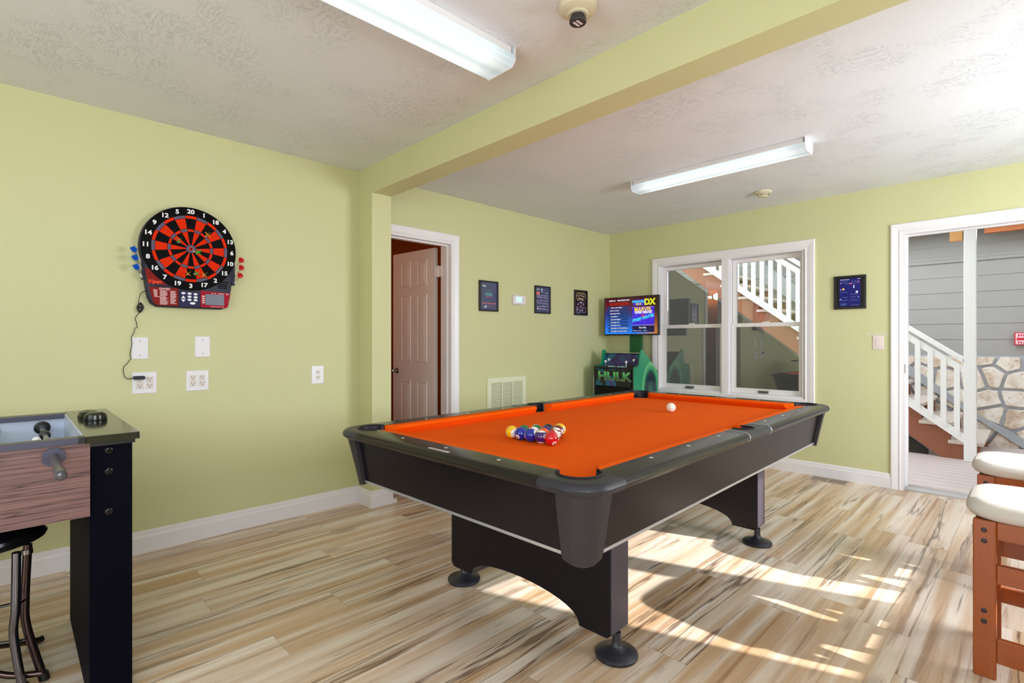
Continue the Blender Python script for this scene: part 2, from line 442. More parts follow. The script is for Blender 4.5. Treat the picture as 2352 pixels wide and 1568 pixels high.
# small room behind it
BR = mat('brown_room_paint', (186, 112, 50), .6)
r = MB(); r.box((.75, 3.69, 0), (.9, 5.75, 2.44)).box((.75, 5.6, 0), (3.5, 5.75, 2.44)).box((3.35, 3.69, 0), (3.5, 5.75, 2.44)).box((.75, 3.69, 2.44), (3.5, 5.75, 2.5)).box((.9, 3.681, 0), (2.03, 3.69, 2.44)).box((2.76, 3.681, 0), (3.35, 3.69, 2.44)).box((2.03, 3.681, 2.045), (2.76, 3.69, 2.44))
struct(r.build('wall_bathroom', BR))
struct(MB().box((.75, 3.70, -.1), (3.5, 5.75, 0)).build('floor_bathroom', mat('bath_tile', (120, 90, 66), .4)))
t = thing('vanity_light', 'chrome bar light with glowing round globes in the room behind the white door', 'lamp', (.9, 4.18, 1.93))
MB().box((.9, 3.86, 1.985), (.925, 4.5, 2.045)).build('bar', CHROME, t, bevel=.004)
GLB = mat('warm_globe', (255, 235, 200), .4, emit=((255, 214, 160), 22))
for y in (3.95, 4.18, 4.41):
    MB().lathe([(.02, 0), (.028, .03), (.02, .035)], (.925, y, 2.015), 'x', 14).build('socket', CHROME, t)
    MB().sphere((1.01, y, 2.015), .06).build('globe', GLB, t, smooth=True)

# ------------------------------------------------------------------ window_1 (double, each half double-hung)
wn = MB(); casing_x(wn, WY0-.008, WY1+.008-.03, WZ0, WZ1-.006, X1, .083, .02, bottom=True)
wn.box((5.083, 2.148, WZ0), (5.12, 2.213, WZ1))
# jamb liners
wn.box((5.095, WY1-.02, WZ0), (5.245, WY1+.002, WZ1)).box((5.095, WY0-.002, WZ0), (5.245, WY0+.012, WZ1)).box((5.0955, WY0+.012, WZ1-.012), (5.2445, WY1-.02, WZ1+.002)).box((5.0955, WY0+.012, WZ0-.002), (5.2445, WY1-.02, WZ0+.018)).box((5.1205, 2.150, WZ0+.018), (5.244, 2.211, WZ1-.012))
WIN = struct(wn.build('window_1', TRIM))
def sash(y0, y1, z0, z1, x, rail_b, rail_t, st, name):
    m = MB(); m.box((x, y0, z0), (x+.028, y0+st, z1)).box((x, y1-st, z0), (x+.028, y1, z1)).box((x+.001, y0+st, z0), (x+.027, y1-st, z0+rail_b)).box((x+.001, y0+st, z1-rail_t), (x+.027, y1-st, z1))
    o = m.build('sash', VINYL, WIN)
    MB().box((x+.012, y0+st-.004, z0+rail_b-.004), (x+.016, y1-st+.004, z1-rail_t+.004)).build('window_pane', GLASS, o)
    return o
for (a, b) in ((2.216, 2.903), (1.489, 2.145)):
    sash(a+.006, b-.001, 1.325, 1.995, 5.185, .035, .036, .036, 'u')
    lo = sash(a, b, WZ0+.018, 1.362, 5.15, .045, .036, .042, 'l')
    c = (a+b)/2+.02
    m = MB(); m.box((5.137, c-.045, .698), (5.15, c+.045, .712)).box((5.137, c-.045, .690), (5.142, c+.045, .700))
    m.build('sash_lift', STEEL, lo)
    m = MB(); m.box((5.142, (a+b)/2-.03, 1.36), (5.165, (a+b)/2+.03, 1.372)); m.build('sash_lock', VINYL, lo)

# ------------------------------------------------------------------ door_2 frame to the deck
dd = MB(); casing_x(dd, DY0, DY1, 0, DZ, X1, .068, .018)
dd.box((5.09, DY1-.018, 0), (5.25, DY1+.002, DZ)).box((5.09, DY0-.002, 0), (5.25, DY0+.018, DZ)).box((5.0905, DY0+.018, DZ-.018), (5.2495, DY1-.018, DZ+.002))
dd.box((5.165, DY1-.032, .02), (5.205, DY1-.0185, DZ-.0185)).box((5.165, DY0+.0185, .02), (5.205, DY0+.032, DZ-.0185)).box((5.166, DY0+.032, DZ-.027), (5.204, DY1-.032, DZ-.0185))
D2 = struct(dd.build('door_2', TRIM))
MB().prism([(5.10, 0), (5.10, .012), (5.15, .024), (5.25, .02), (5.27, -.02), (5.27, -.03), (5.112, -.03)], 'y', DY0+.001, DY1-.001).build('threshold', mat('aluminium_sill', (196, 192, 190), .4, .6), D2)
MB().box((5.115, DY1-.02, .93), (5.15, DY1-.0165, 1.0)).build('strike_plate', STEEL, D2)

# ------------------------------------------------------------------ outdoors
DECK = mat('deck_composite', (205, 190, 186), .7, var=(30, .06))
m = MB(); x = 5.252
while x < 8.3:
    m.box((x, -3.2, -.065), (x+.131, 3.6, -.035)); x += .14
struct(m.build('floor_deck', DECK))
struct(MB().box((5.2, -3.5, -.3), (9, 6, -.1)).build('floor_ground', mat('dark_soil', (70, 58, 50), .9)))  # plain dark brown soil under the deck
def make_siding():
    t = NT('grey_lap_siding'); c = lin((162, 160, 156))
    t.ln(t.mix(t.noise(t.coords((1, 1, 1)), 3, 3), tuple(.92*v for v in c), tuple(1.07*v for v in c)), t.b.inputs['Base Color'])
    t.b.inputs['Roughness'].default_value = .6; return t.m
SID = make_siding()
m = MB(); z = 1.02; k = 0
while z < 3.9:
    h = .19
    m.prism([(8.274, z), (8.270, z+.001), (8.276, z+h), (8.3, z+h), (8.3, z)], 'y', -3.2, 6)
    z += h
m.box((8.255, -3.2, 2.15), (8.28, 6, 2.19)).box((8.25, -3.2, 2.19), (8.28, 6, 2.215))
m.box((8.3, -3.2, -.1), (8.45, 6, 4.2))
struct(m.build('wall_outdoor', SID))
# flagstone facing: individual irregular stones set proud of the mortar, one facing
def make_stone():
    t = NT('flagstone'); c = t.coords()
    a = t.noise(c, 6, 4, .65); b = t.noise(c, 26, 4, .7)
    base = t.ramp(a, [(0, lin((150, 118, 92))), (.38, lin((206, 184, 160))), (.52, lin((232, 222, 208))), (.7, lin((246, 240, 232))), (1, lin((225, 205, 180)))])
    spots = t.ramp(b, [(0, (0, 0, 0)), (.58, (0, 0, 0)), (.68, (1, 1, 1)), (1, (1, 1, 1))])
    t.ln(t.mix(t.math('MULTIPLY', spots, .6), base, lin((140, 112, 96))), t.b.inputs['Base Color'])
    t.b.inputs['Roughness'].default_value = .85; t.bump(b, .6, .01); return t.m
STONE = make_stone(); MORT = mat('grey_mortar', (172, 174, 180), .9, var=(12, .08), bump=(40, .3, .004))
m = MB(); m.box((8.255, -3.2, -.1), (8.3, 6, 1.02), 0)
rs = random.Random(21)
pts = []
for iy in range(-12, 26):
    for iz in range(0, 5):
        pts.append((iy*.245+(iz % 2)*.12+rs.uniform(-.075, .075), .07+iz*.225+rs.uniform(-.06, .06)))
def cell(p, others):
    poly = [(p[0]-.3, max(-.06, p[1]-.3)), (p[0]+.3, max(-.06, p[1]-.3)), (p[0]+.3, min(1.0, p[1]+.3)), (p[0]-.3, min(1.0, p[1]+.3))]
    for q in others:
        if q is p: continue
        dx, dy = q[0]-p[0], q[1]-p[1]; d2 = math.hypot(dx, dy)
        if d2 > .7: continue
        mx, my = (p[0]+q[0])/2, (p[1]+q[1])/2; nx, ny = dx/d2, dy/d2; off = .014
        out = []
        for i in range(len(poly)):
            a, b = poly[i], poly[(i+1) % len(poly)]
            sa = (a[0]-mx)*nx+(a[1]-my)*ny+off; sb = (b[0]-mx)*nx+(b[1]-my)*ny+off
            if sa <= 0: out.append(a)
            if (sa < 0) != (sb < 0):
                tt = sa/(sa-sb); out.append((a[0]+(b[0]-a[0])*tt, a[1]+(b[1]-a[1])*tt))
        poly = out
        if len(poly) < 3: return None
    return poly
for p in pts:
    c = cell(p, pts)
    if not c: continue
    cx, cy = sum(q[0] for q in c)/len(c), sum(q[1] for q in c)/len(c)
    rough = []
    for i in range(len(c)):
        a, b = c[i], c[(i+1) % len(c)]
        if math.dist(a, b) < .02: continue
        for tt in (.06, .35, .65, .94):
            x_, y_ = a[0]+(b[0]-a[0])*tt, a[1]+(b[1]-a[1])*tt
            j = rs.uniform(.93, 1.01); rough.append((cx+(x_-cx)*j, cy+(y_-cy)*j))
    if len(rough) < 4: continue
    th = rs.uniform(.02, .035)
    r0 = [(8.256, q[0], q[1]) for q in rough]
    r1 = [(8.256-th*.7, q[0], q[1]) for q in rough]
    r2 = [(8.256-th, cx+(q[0]-cx)*.93, cy+(q[1]-cy)*.93) for q in rough]
    m.loft([r0, r1, r2], 1)
struct(m.build('wall_outdoor', [MORT, STONE]))
# skirt board on the wall that follows the flight
SKB = mat('grey_skirt_board', (168, 172, 176), .6)
m = MB(); m.prism([(.12, -.03), (2.9, 2.06), (2.9, 2.36), (.46, .53-.24), (.12, .08)], 'x', 8.19, 8.225); struct(m.build('trim_3', SKB))
# flight of steps
ST = thing('outdoor_stairs', 'wooden deck stairs with grey treads and brown stringer beyond the open doorway', 'stairs', (7.6, 1.6, -.03))
TREAD = mat('weathered_tread', (214, 200, 188), .7, var=(14, .08)); STR = wood('stained_stringer', (150, 92, 68), (104, 56, 38), (1, 1, 1), .6)
RISE, RUN, YN, ZN = .181, .2413, .405, .155
for i in range(14):
    y, z = YN+RUN*i, ZN+RISE*i
    MB().box((7.025, y-.015, z-.035), (8.19, y+.262, z)).build('tread', TREAD, ST, bevel=.004)
m = MB()
for sx in (7.045, 8.10):
    poly = [(.44, -.034), (.73, -.034), (YN+RUN*14+.1, .06+RISE*14-.2)]
    top = []
    for i in range(13, -1, -1):
        y, z = YN+RUN*i, ZN+RISE*i-.036
        top += [(y+RUN, z), (y+.012, z)]
    poly += top
    poly.append((.417, -.034))
    m2 = MB(); m2.prism(poly, 'x', sx, sx+.04); m2.build('stringer', STR, ST)
WPT = mat('white_exterior_paint', (240, 240, 241), .5)
rl = MB()
def zl(y, c): return c+.75*(y-.98)
def rail(c0, c1, xa, xb, y0=.54, y1=4.0): return MB().verts([(x, y, zl(y, c)) for x in (xa, xb) for y, c in ((y0, c0), (y1, c0), (y1, c1), (y0, c1))], [(0, 1, 2, 3), (7, 6, 5, 4), (0, 4, 5, 1), (1, 5, 6, 2), (2, 6, 7, 3), (3, 7, 4, 0)])
rail(.478, .572, 6.965, 6.995).build('bottom_rail', WPT, ST)
rail(1.185, 1.262, 6.965, 6.995).build('top_rail', WPT, ST)
rail(1.297, 1.352, 6.93, 7.03).build('handrail', WPT, ST, bevel=.004)
y = .568
k = 0
while y < 3.95:
    wd = .046
    MB().verts([(x, yy, zl(yy, c)) for x in (6.955, 6.995) for yy, c in ((y, .53), (y+wd, .53), (y+wd, 1.24), (y, 1.24))], [(0, 1, 2, 3), (7, 6, 5, 4), (0, 4, 5, 1), (1, 5, 6, 2), (2, 6, 7, 3), (3, 7, 4, 0)]).build('baluster', WPT, ST)
    y += .1065
tag(MB().box((6.93, .44, -.035), (7.02, .536, 2.56)).build('porch_post', WPT, bevel=.004), 'white square porch post standing at the foot of the outdoor stairs', 'post')
tag(MB().box((6.93, .545, 2.215), (7.03, .645, 2.34)).build('timber_block', wood('fresh_pine', (214, 160, 96), (170, 112, 60), (1, 1, 3))), 'short end of raw pine timber beside the top of the white porch post', 'timber')
tag(MB().box((8.0, -1.2, 2.425), (8.09, .44, 2.50)).build('ceiling_batten', wood('orange_batten', (196, 110, 52), (140, 70, 30), (1, 1, 1))), 'orange brown wooden batten under the porch ceiling outside the open doorway', 'batten')
struct(MB().box((7.9, -3.2, 2.52), (8.26, 3, 2.6)).build('trim_4', mat('dark_soffit', (92, 98, 100), .7)))
struct(MB().box((5.25, -3.2, 2.58), (7.05, .75, 2.68)).build('ceiling_porch', mat('porch_ceiling_grey', (150, 150, 150), .7)))
UND = mat('understair_shade', (44, 40, 34), .8, var=(3, .15))  # dark sheet painted as the shade beneath the stairs
m = MB(); m.prism([(.84, -.034), (6.0, -.034), (6.0, zl(6.0, .12)), (4.2, zl(4.2, .12)), (.84, zl(.84, .12))], 'x', 7.10, 7.14); struct(m.build('understair_shade_panel', UND))
# red notice
RED = mat('red_notice', (206, 40, 66), .5); PINK = mat('pink_print', (250, 214, 222), .5)
t = thing('wall_notice', 'red framed notice with pale pink print on the grey siding outside', 'sign', (8.26, .1, 1.14))
MB().box((8.225, .02, 1.142), (8.262, .20, 1.285)).build('back_board', RED, t, bevel=.003)
m = MB(); m.box((8.222, .032, 1.153), (8.2255, .188, 1.275)); m.build('print', PINK, t)
m = MB(); m.box((8.219, .04, 1.197), (8.2225, .18, 1.226))
for k in range(7):
    yy = .17-.021*k
    m.box((8.219, yy-.013, 1.240+.006*(k % 2)), (8.2225, yy, 1.264)).box((8.219, yy-.013, 1.163), (8.2225, yy, 1.184-.005*(k % 3)))
m.build('lettering', RED, t)
struct(MB().box((5.25, -3.35, -.1), (8.5, -3.2, 4.2)).build('wall_outdoor', SID))  # unseen end wall added to block the sun from the deck
# unseen overhang added to keep the sun off the table
struct(MB().box((X0, Y0-1.29, 2.42), (5.3, Y0-.15, 2.5)).build('sun_block_eave', mat('sun_block_white', (220, 220, 216), .7)))
struct(MB().box((-14, -16, -.32), (5.2, Y0-.15, -.12)).build('bounce_ground', mat('pale_bounce', (176, 170, 150), .9)))  # unseen pale ground added to bounce sunlight up at the ceiling
# ------------------------------------------------------------------ pool table (built in its own axes: x along, y across)
TR = math.radians(1.55); TC = (2.378, 1.575)
PT = thing('pool_table', 'black pool table with bright orange cloth and arched pedestal legs', 'pool table', (*TC, 0), TR)
CLOTH = mat('orange_felt', (238, 92, 0), .9, spec=.12, bump=(900, .15, .0006), var=(60, .04))
RAILM = mat('black_rail_laminate', (22, 20, 18), .24, spec=.4, bump=(500, .10, .0005))
CAST = mat('pebbled_black_plastic', (40, 40, 48), .34, spec=.5, bump=(300, .7, .0015))
APR = mat('black_apron_laminate', (17, 13, 20), .30, spec=.3)
COVER = mat('pebbled_grey_black', (46, 42, 46), .45, spec=.4, bump=(260, .8, .002))
SILV = mat('silver_edge_trim', (205, 205, 208), .35, .7)
POCK = mat('pocket_rubber', (10, 10, 12), .6)
ZT, ZB = .790, .748
FX, FY = 1.275, .690                      # outer edge of the flat top
PROF = [(-.0, ZT), (.010, ZT-.0025), (.018, ZT-.009), (.022, ZT-.019), (.019, ZT-.030), (.010, ZT-.038), (-.012, ZT-.040)]
def T(m, name, mats, parent=PT, **k): return m.build(name, mats, parent, local=True, **k)

T(MB().box((-1.19, -.61, .69), (1.19, .61, .7475)), 'slate', POCK)
T(MB().box((-1.17, -.585, .56), (1.17, .585, .69)), 'underframe', APR)
# cloth bed with pocket notches
cxp, cyp, rp = 1.170, .578, .068
def quad(pts, sx, sy): return [(sx*x, sy*y) for x, y in pts]
corner = [(1.185, .512)]+[(cxp+rp*math.cos(a), cyp+rp*math.sin(a)) for a in [math.radians(270-10-k*(80/8)) for k in range(9)]]+[(1.107, .604)]
side = [(.044, .604)]+[(.05*math.cos(a), .628+.05*math.sin(a)) for a in [math.radians(-35-k*110/8) for k in range(9)]]+[(-.044, .604)]
poly = corner+side+quad(corner[::-1], -1, 1)+quad(corner, -1, -1)+quad(side, -1, -1)[0:]+quad(corner[::-1], 1, -1)
m = MB(); m.prism(poly, 'z', ZB-.003, ZB); T(m, 'playing_cloth', CLOTH)

def rail_seg(x0, x1, along, sgn):
    """straight rail: flat top and rounded outer edge; along 'x' (long sides) or 'y' (ends)"""
    inner, outer = (.604, FY) if along == 'x' else (1.185, FX)
    pr = [(inner, ZT-.04), (inner, ZT)]+[(outer+o, z) for o, z in PROF]
    m = MB()
    if along == 'x': m.loft([[(x, sgn*o, z) for o, z in pr] for x in (x0, x1)])
    else: m.loft([[(sgn*o, y, z) for o, z in pr] for y in (x0, x1)])
    return T(m, 'rail', RAILM, smooth=True)
JX, JY, SX = 1.118, .517, .135
rails = {}
for sg in (1, -1):
    rails[('a', sg)] = rail_seg(SX+.001, JX-.001, 'x', sg)
    rails[('b', sg)] = rail_seg(-JX+.001, -SX-.001, 'x', sg)
    rails[('e', sg)] = rail_seg(-JY+.001, JY-.001, 'y', sg)
# corner castings
def corner_outline(off, r=.085, n=8):
    p = [(JX, FY+off)]
    p += [(x, y) for x, y in arc(FX-r, FY-r, r+off, PI/2, 0, n)]
    p += [(FX+off, JY)]
    return p
inner = [(1.185, JY)]+[(cxp+rp*math.cos(a), cyp+rp*math.sin(a)) for a in [math.radians(-62+k*(222/16)) for k in range(17)]]+[(JX, .604)]
for sx in (1, -1):
    for sy in (1, -1):
        m = MB()
        rings = [[(sx*x, sy*y, z) for x, y in corner_outline(o)] for o, z in PROF]
        n_ = len(rings[0])
        m.loft(rings, 0, cap0=False, cap1=False, close=False)
        top = [(sx*x, sy*y, ZT) for x, y in corner_outline(0)+inner]
        m.verts(top, [tuple(range(len(top)))])
        m.loft([[(sx*x, sy*y, ZT) for x, y in inner], [(sx*x, sy*y, ZB-.05) for x, y in inner]], 0, False, False, False)
        for jp in (0, -1):
            pr = [(sx*r[jp][0]*0+r[jp][0], r[jp][1], r[jp][2]) for r in rings]
            if jp == 0: cap = pr+[(sx*JX, sy*.604, ZT-.04), (sx*JX, sy*.604, ZT)]
            else: cap = pr+[(sx*1.185, sy*JY, ZT-.04), (sx*1.185, sy*JY, ZT)]
            m.verts(cap, [tuple(range(len(cap)))])
        c = T(m, 'corner_casting', CAST, smooth=True, recalc=True)
        m = MB()
        pth = [(sx*(cxp+(rp+.001)*math.cos(a)), sy*(cyp+(rp+.001)*math.sin(a)), ZT+.001) for a in [math.radians(-70+k*(232/18)) for k in range(19)]]
        m.tube(pth, .0035, 8); T(m, 'pocket_lip', POCK, c, smooth=True)
        m = MB()
        rr = [[(sx*(cxp+r*math.cos(2*PI*k/24)), sy*(cyp+r*math.sin(2*PI*k/24)), z) for k in range(24)] for r, z in ((rp+.001, ZB-.0015), (rp, ZB-.06), (rp-.012, ZB-.13), (.02, ZB-.15))]
        m.loft(rr, 0, cap0=False); T(m, 'pocket', POCK, c, smooth=True)
# side castings
sin_ = [(SX, .604), (.052, .604)]+[(.05*math.cos(a), .628+.05*math.sin(a)) for a in [math.radians(-25+k*(230/14)) for k in range(15)]]+[(-.052, .604), (-SX, .604)]
for sy in (1, -1):
    m = MB()
    out = lambda o: [(-SX, FY+o), (0, FY+o), (SX, FY+o)]
    rings = [[(x, sy*y, z) for x, y in out(o)] for o, z in PROF]
    m.loft(rings, 0, False, False, False)
    top = [(x, sy*y, ZT) for x, y in out(0)+sin_]
    m.verts(top, [tuple(range(len(top)))])
    m.loft([[(x, sy*y, ZT) for x, y in sin_], [(x, sy*y, ZT-.0395) for x, y in sin_]], 0, False, False, False)
    for jp, sx in ((0, -1), (-1, 1)):
        cap = [r[jp] for r in rings]+[(sx*SX, sy*.604, ZT-.04), (sx*SX, sy*.604, ZT)]
        m.verts(cap, [tuple(range(len(cap)))])
    c = T(m, 'side_casting', CAST, smooth=True)
    m = MB(); m.tube([(.051*math.cos(a), sy*(.628+.051*math.sin(a)), ZT+.001) for a in [math.radians(-30+k*(240/16)) for k in range(17)]], .0035, 8)
    T(m, 'pocket_lip', POCK, c, smooth=True)
    m = MB(); m.loft([[(r*math.cos(2*PI*k/24), sy*(cy_+r*math.sin(2*PI*k/24)), z) for k in range(24)] for r, z, cy_ in ((.049, ZB-.0015, .616), (.045, ZB-.03, .595), (.04, ZB-.08, .58), (.02, ZB-.12, .57))], 0, cap0=False)
    T(m, 'pocket', POCK, c, smooth=True)
    for sx in (1, -1):
        m = MB(); m.tube([(sx*SX, sy*o, z+.0015) for o, z in [(.606, ZT)]+[(FY+o, z) for o, z in PROF[:6]]], .0022, 6)
        T(m, 'joint_trim', SILV, c)
# cushions
def cushion(o0, o1, n0, n1, along, sg):
    outer, nose = (.604, .556) if along == 'x' else (1.185, 1.137)
    m = MB()
    prof = [(0, ZT-.001), (.35, ZT), (.82, ZT-.001), (.97, ZT-.006), (1.0, ZT-.013), (.9, ZT-.022), (.55, ZB), (0, ZB)]
    rings = []
    for a, b in ((o0, n0), (o1, n1)):
        r = []
        for t, z in prof:
            u = outer+(nose-outer)*t; v = a+(b-a)*t
            r.append((v, sg*u, z) if along == 'x' else (sg*u, v, z))
        rings.append(r)
    m.loft(rings); return T(m, 'cushion', CLOTH, smooth=True)
for sg in (1, -1):
    cushion(.055, 1.098, .072, 1.050, 'x', sg)
    cushion(-1.098, -.055, -1.050, -.072, 'x', sg)
    cushion(-.517, .517, -.469, .469, 'y', sg)
# sights
PEARL = mat('pearl_sight', (225, 222, 215), .3)
for sy in (1, -1):
    for k in (1, 2, 3):
        for sx in (1, -1):
            m = MB(); m.lathe([(.0075, ZT-.001), (.007, ZT+.0006)], (sx*.2794*k, sy*.634, 0), 'z', 14); T(m, 'sight', PEARL)
for sx in (1, -1):
    for k in (-1, 0, 1):
        m = MB(); m.lathe([(.0075, ZT-.001), (.007, ZT+.0006)], (sx*1.222, .2794*k-.008, 0), 'z', 14); T(m, 'sight', PEARL)
T(MB().box((-1.272, -.078, ZT-.001), (-1.258, .038, ZT+.0012)), 'name_plate', mat('plate_silver', (205, 200, 198), .35, .3))
# apron panels, tapering in towards the floor
AT, AB = .752, .557
def apron(along, a, sg):
    ot, ob = (.668, .634) if along == 'x' else (1.254, 1.220)
    m = MB(); pr = [(ot, AT), (ob, AB), (ob-.02, AB), (ot-.02, AT)]
    m.loft([[(x, sg*o, z) if along == 'x' else (sg*o, x, z) for o, z in pr] for x in (-a, a)])
    p = T(m, 'apron_panel', APR)
    m = MB(); pr = [(ob+.003, AB+.006), (ob+.003, AB-.004), (ob-.02, AB-.004), (ob-.02, AB-.0002), (ob-.0, AB+.006)]
    m.loft([[(x, sg*o, z) if along == 'x' else (sg*o, x, z) for o, z in pr] for x in (-a, a)])
    T(m, 'edge_trim', SILV, p)
for sg in (1, -1): apron('x', 1.16, sg); apron('y', .57, sg)
# tapered corner covers
def cover(sx, sy):
    rings = []
    for z, ex, ey, a, r in ((.753, 1.268, .682, .118, .075), (.70, 1.257, .671, .110, .073), (.62, 1.242, .656, .097, .070), (.565, 1.232, .646, .088, .068), (.545, 1.226, .640, .083, .066)):
        p = [(ex-a, ey)]+arc(ex-r, ey-r, r, PI/2, 0, 10)+[(ex, ey-a)]
        rings.append([(sx*(x+.006), sy*(y+.006), z-(0 if z > .56 else .014*math.sin(PI*i/(len(p)-1)))) for i, (x, y) in enumerate(p)])
    m = MB(); m.loft(rings, 0, False, False, False)
    m.loft([rings[-1], [(sx*1.15, sy*.57, .555)]*len(rings[-1])], 0, False, False, False)
    m.verts([rings[k][0] for k in range(5)]+[(sx*1.15, sy*.60, .56), (sx*1.15, sy*.60, .75)], [tuple(range(7))])
    m.verts([rings[k][-1] for k in range(5)]+[(sx*1.19, sy*.565, .56), (sx*1.19, sy*.565, .75)], [tuple(range(7))])
    T(m, 'corner_cover', COVER, smooth=True)
for sx in (1, -1):
    for sy in (1, -1): cover(sx, sy)
# arched pedestal legs with disc feet
for sx in (1, -1):
    pts = [(-.457, .56), (-.457, .104), (-.44, .088), (-.312, .088)]
    pts += [(.312*math.sin(a), .088+.089*math.cos(a)**.8) for a in [math.radians(-86+k*172/16) for k in range(17)]]
    pts += [(.312, .088), (.44, .088), (.457, .104), (.457, .56)]
    m = MB(); m.prism(pts, 'x', sx*.70, sx*.815)
    leg = T(m, 'leg', APR, bevel=.003)
    for sy in (1, -1): T(MB().box((sx*.757-.0565, sy*.4585-.0015, .106), (sx*.757+.0565, sy*.4585+.0015, .555)), 'end_cover', mat('leg_end_laminate', (64, 58, 70), .35), leg)
    for sy in (1, -1):
        m = MB(); m.lathe([(.078, 0), (.080, .004), (.080, .012), (.076, .017), (.045, .027), (.024, .036), (.018, .045), (.016, .06), (.016, .09)], (sx*.75, sy*.44, 0), 'z', 36)
        T(m, 'foot', CAST, leg, smooth=True)

# ------------------------------------------------------------------ balls
BR_ = .0286
def ballmat(n, c): return mat('ball_'+n, c, .12, coat=.6)
WHITE = ballmat('white', (242, 236, 226))
BC = {'yellow': (246, 196, 8), 'blue': (16, 40, 160), 'red': (206, 10, 34), 'purple': (58, 26, 110), 'orange': (245, 92, 24), 'green': (0, 110, 60), 'maroon': (120, 8, 40), 'black': (14, 14, 16)}
BM = {k: ballmat(k, v) for k, v in BC.items()}
INK = mat('ball_number_ink', (15, 12, 14), .3)
def tl(x, y):
    c, s = math.cos(TR), math.sin(TR); return (TC[0]+x*c-y*s, TC[1]+x*s+y*c)
def ball(num, colour, stripe, lx, ly, spot, tilt, label, group='racked pool balls'):
    """spot: direction (world) of the number disc; tilt: rotation of the stripe axis"""
    x, y = tl(lx, ly)
    t = thing('pool_ball', label, 'ball', (x, y, ZB+.0005), 0, group)
    c = Vector((x, y, ZB+.0005+BR_))
    ax = Vector(tilt).normalized(); q = Vector((0, 0, 1)).rotation_difference(ax)
    m = MB(); m.sphere((0, 0, 0), BR_, 0, 32, 20, mfun=(lambda j: 0 if 5 <= j <= 14 else 1) if stripe else None)
    m.v = [c+q @ v for v in m.v]
    if colour is None: m.build('shell', WHITE, t, smooth=True); return t
    m.build('shell', [BM[colour], WHITE], t, smooth=True)
    d = Vector(spot).normalized()
    R = d.to_track_quat('Z', 'Y').to_matrix()
    m = MB(); rings = []
    for a in (.0, .12, .24, .36):
        rings.append([c+R @ Vector(((BR_+.0003)*math.sin(a+.001)*math.cos(2*PI*k/18), (BR_+.0003)*math.sin(a+.001)*math.sin(2*PI*k/18), (BR_+.0003)*math.cos(a))) for k in range(18)])
    m.loft(rings, 0, True, False); m.build('number_disc', WHITE, t, smooth=True)
    m = MB(); m.text(str(num), .0135, c+d*(BR_+.0006), R, bold=.02); m.build('numeral', INK, t)
    return t
N_ = (-.62, -.78, -.1)
rows = {4: [(9, 'yellow', True, (-.85, .35, -.3), (-.15, -.95, -.12), 'yellow and white striped pool ball, the rack corner nearest the white door'),
            (2, 'blue', False, (-.85, -.1, -.35), (0, 0, 1), 'solid blue pool ball numbered 2 in the front rack row'),
            (10, 'blue', True, (-.4, .3, -.9), (.45, -.85, .15), 'blue and white striped pool ball in the middle of the front rack row'),
            (12, 'purple', True, (-.1, -1, .15), (.1, .05, 1), 'dark purple ball with white top, beside the solid red ball'),
            (3, 'red', False, (-.2, -.75, -.55), (0, 0, 1), 'solid red pool ball at the near corner of the rack')],
        3: [(6, 'green', False, (.5, .5, .2), (0, 0, 1), 'solid green pool ball just behind the blue 2 ball'),
            (13, 'orange', True, (-.75, .35, .55), (-.3, -.75, .6), 'white and orange striped pool ball with its number facing up, second rack row'),
            (5, 'orange', False, (.6, -.2, .3), (0, 0, 1), 'solid orange pool ball behind the purple striped ball'),
            (11, 'red', True, (.0, -.95, -.15), (.45, -.5, .7), 'red ball with white crescent directly behind the solid red ball')],
        2: [(14, 'green', True, (.3, .6, .2), (.2, .5, .8), 'green and white striped pool ball hidden in the heart of the rack'),
            (4, 'purple', False, (.4, .3, .3), (0, 0, 1), 'solid dark violet pool ball rising behind the orange one'),
            (15, 'maroon', True, (-.15, -.95, .1), (.2, -.1, 1), 'maroon pool ball with its white number disc facing the right long rail')],
        1: [(8, 'black', False, (.5, .5, .2), (0, 0, 1), 'black pool ball near the far point of the rack'),
            (7, 'maroon', False, (.05, -.95, .1), (0, 0, 1), 'solid dark red pool ball next to the point of the rack')],
        0: [(1, 'yellow', False, (-.05, -.9, .2), (0, 0, 1), 'bright yellow pool ball at the far point of the rack')]}
ax0 = -.56
for r, lst in rows.items():
    for i, (num, col, st, spot, tilt, lab) in enumerate(lst):
        ly = (r/2-i)*(BR_*2+.0004)-.014; lx = ax0-r*(BR_*1.7325+.0003)
        ball(num, col, st, lx, ly, spot, tilt, lab)
dx, dy = 2.916-TC[0], 1.584-TC[1]
ball(0, None, False, dx*math.cos(TR)+dy*math.sin(TR), -dx*math.sin(TR)+dy*math.cos(TR), (0, 0, 1), (0, 0, 1), 'plain white cue ball alone towards the far end of the orange cloth', None)
# ------------------------------------------------------------------ foosball table
FT = thing('foosball_table', 'black foosball table with reddish wood grain side panels and one rod handle showing', 'foosball table', (-.42, 2.54, 0))
LAM = mat('black_laminate', (8, 8, 18), .6, spec=.03)
LAMT = mat('black_laminate_top', (22, 22, 20), .12, ior=1.75)
def make_zebra():
    t = NT('rosewood_laminate'); v = t.coords((.45, 1, 24))
    n = t.noise(v, 3.2, 4, .6, .25); n2 = t.noise(t.coords((4, 1, 90)), 3, 3, .6)
    c = t.ramp(n, [(0, lin((70, 50, 50))), (.40, lin((126, 94, 92))), (.485, lin((110, 80, 78))), (.515, lin((44, 30, 32))), (.545, lin((112, 84, 84))), (.75, lin((130, 98, 96))), (1, lin((80, 58, 56)))])
    t.ln(t.mix(t.math('MULTIPLY', t.ramp(n2, [(0, (0, 0, 0)), (.5, (0, 0, 0)), (.7, (1, 1, 1)), (1, (1, 1, 1))]), .35), c, lin((100, 62, 58))), t.b.inputs['Base Color'])
    t.b.inputs['Roughness'].default_value = .35; return t.m
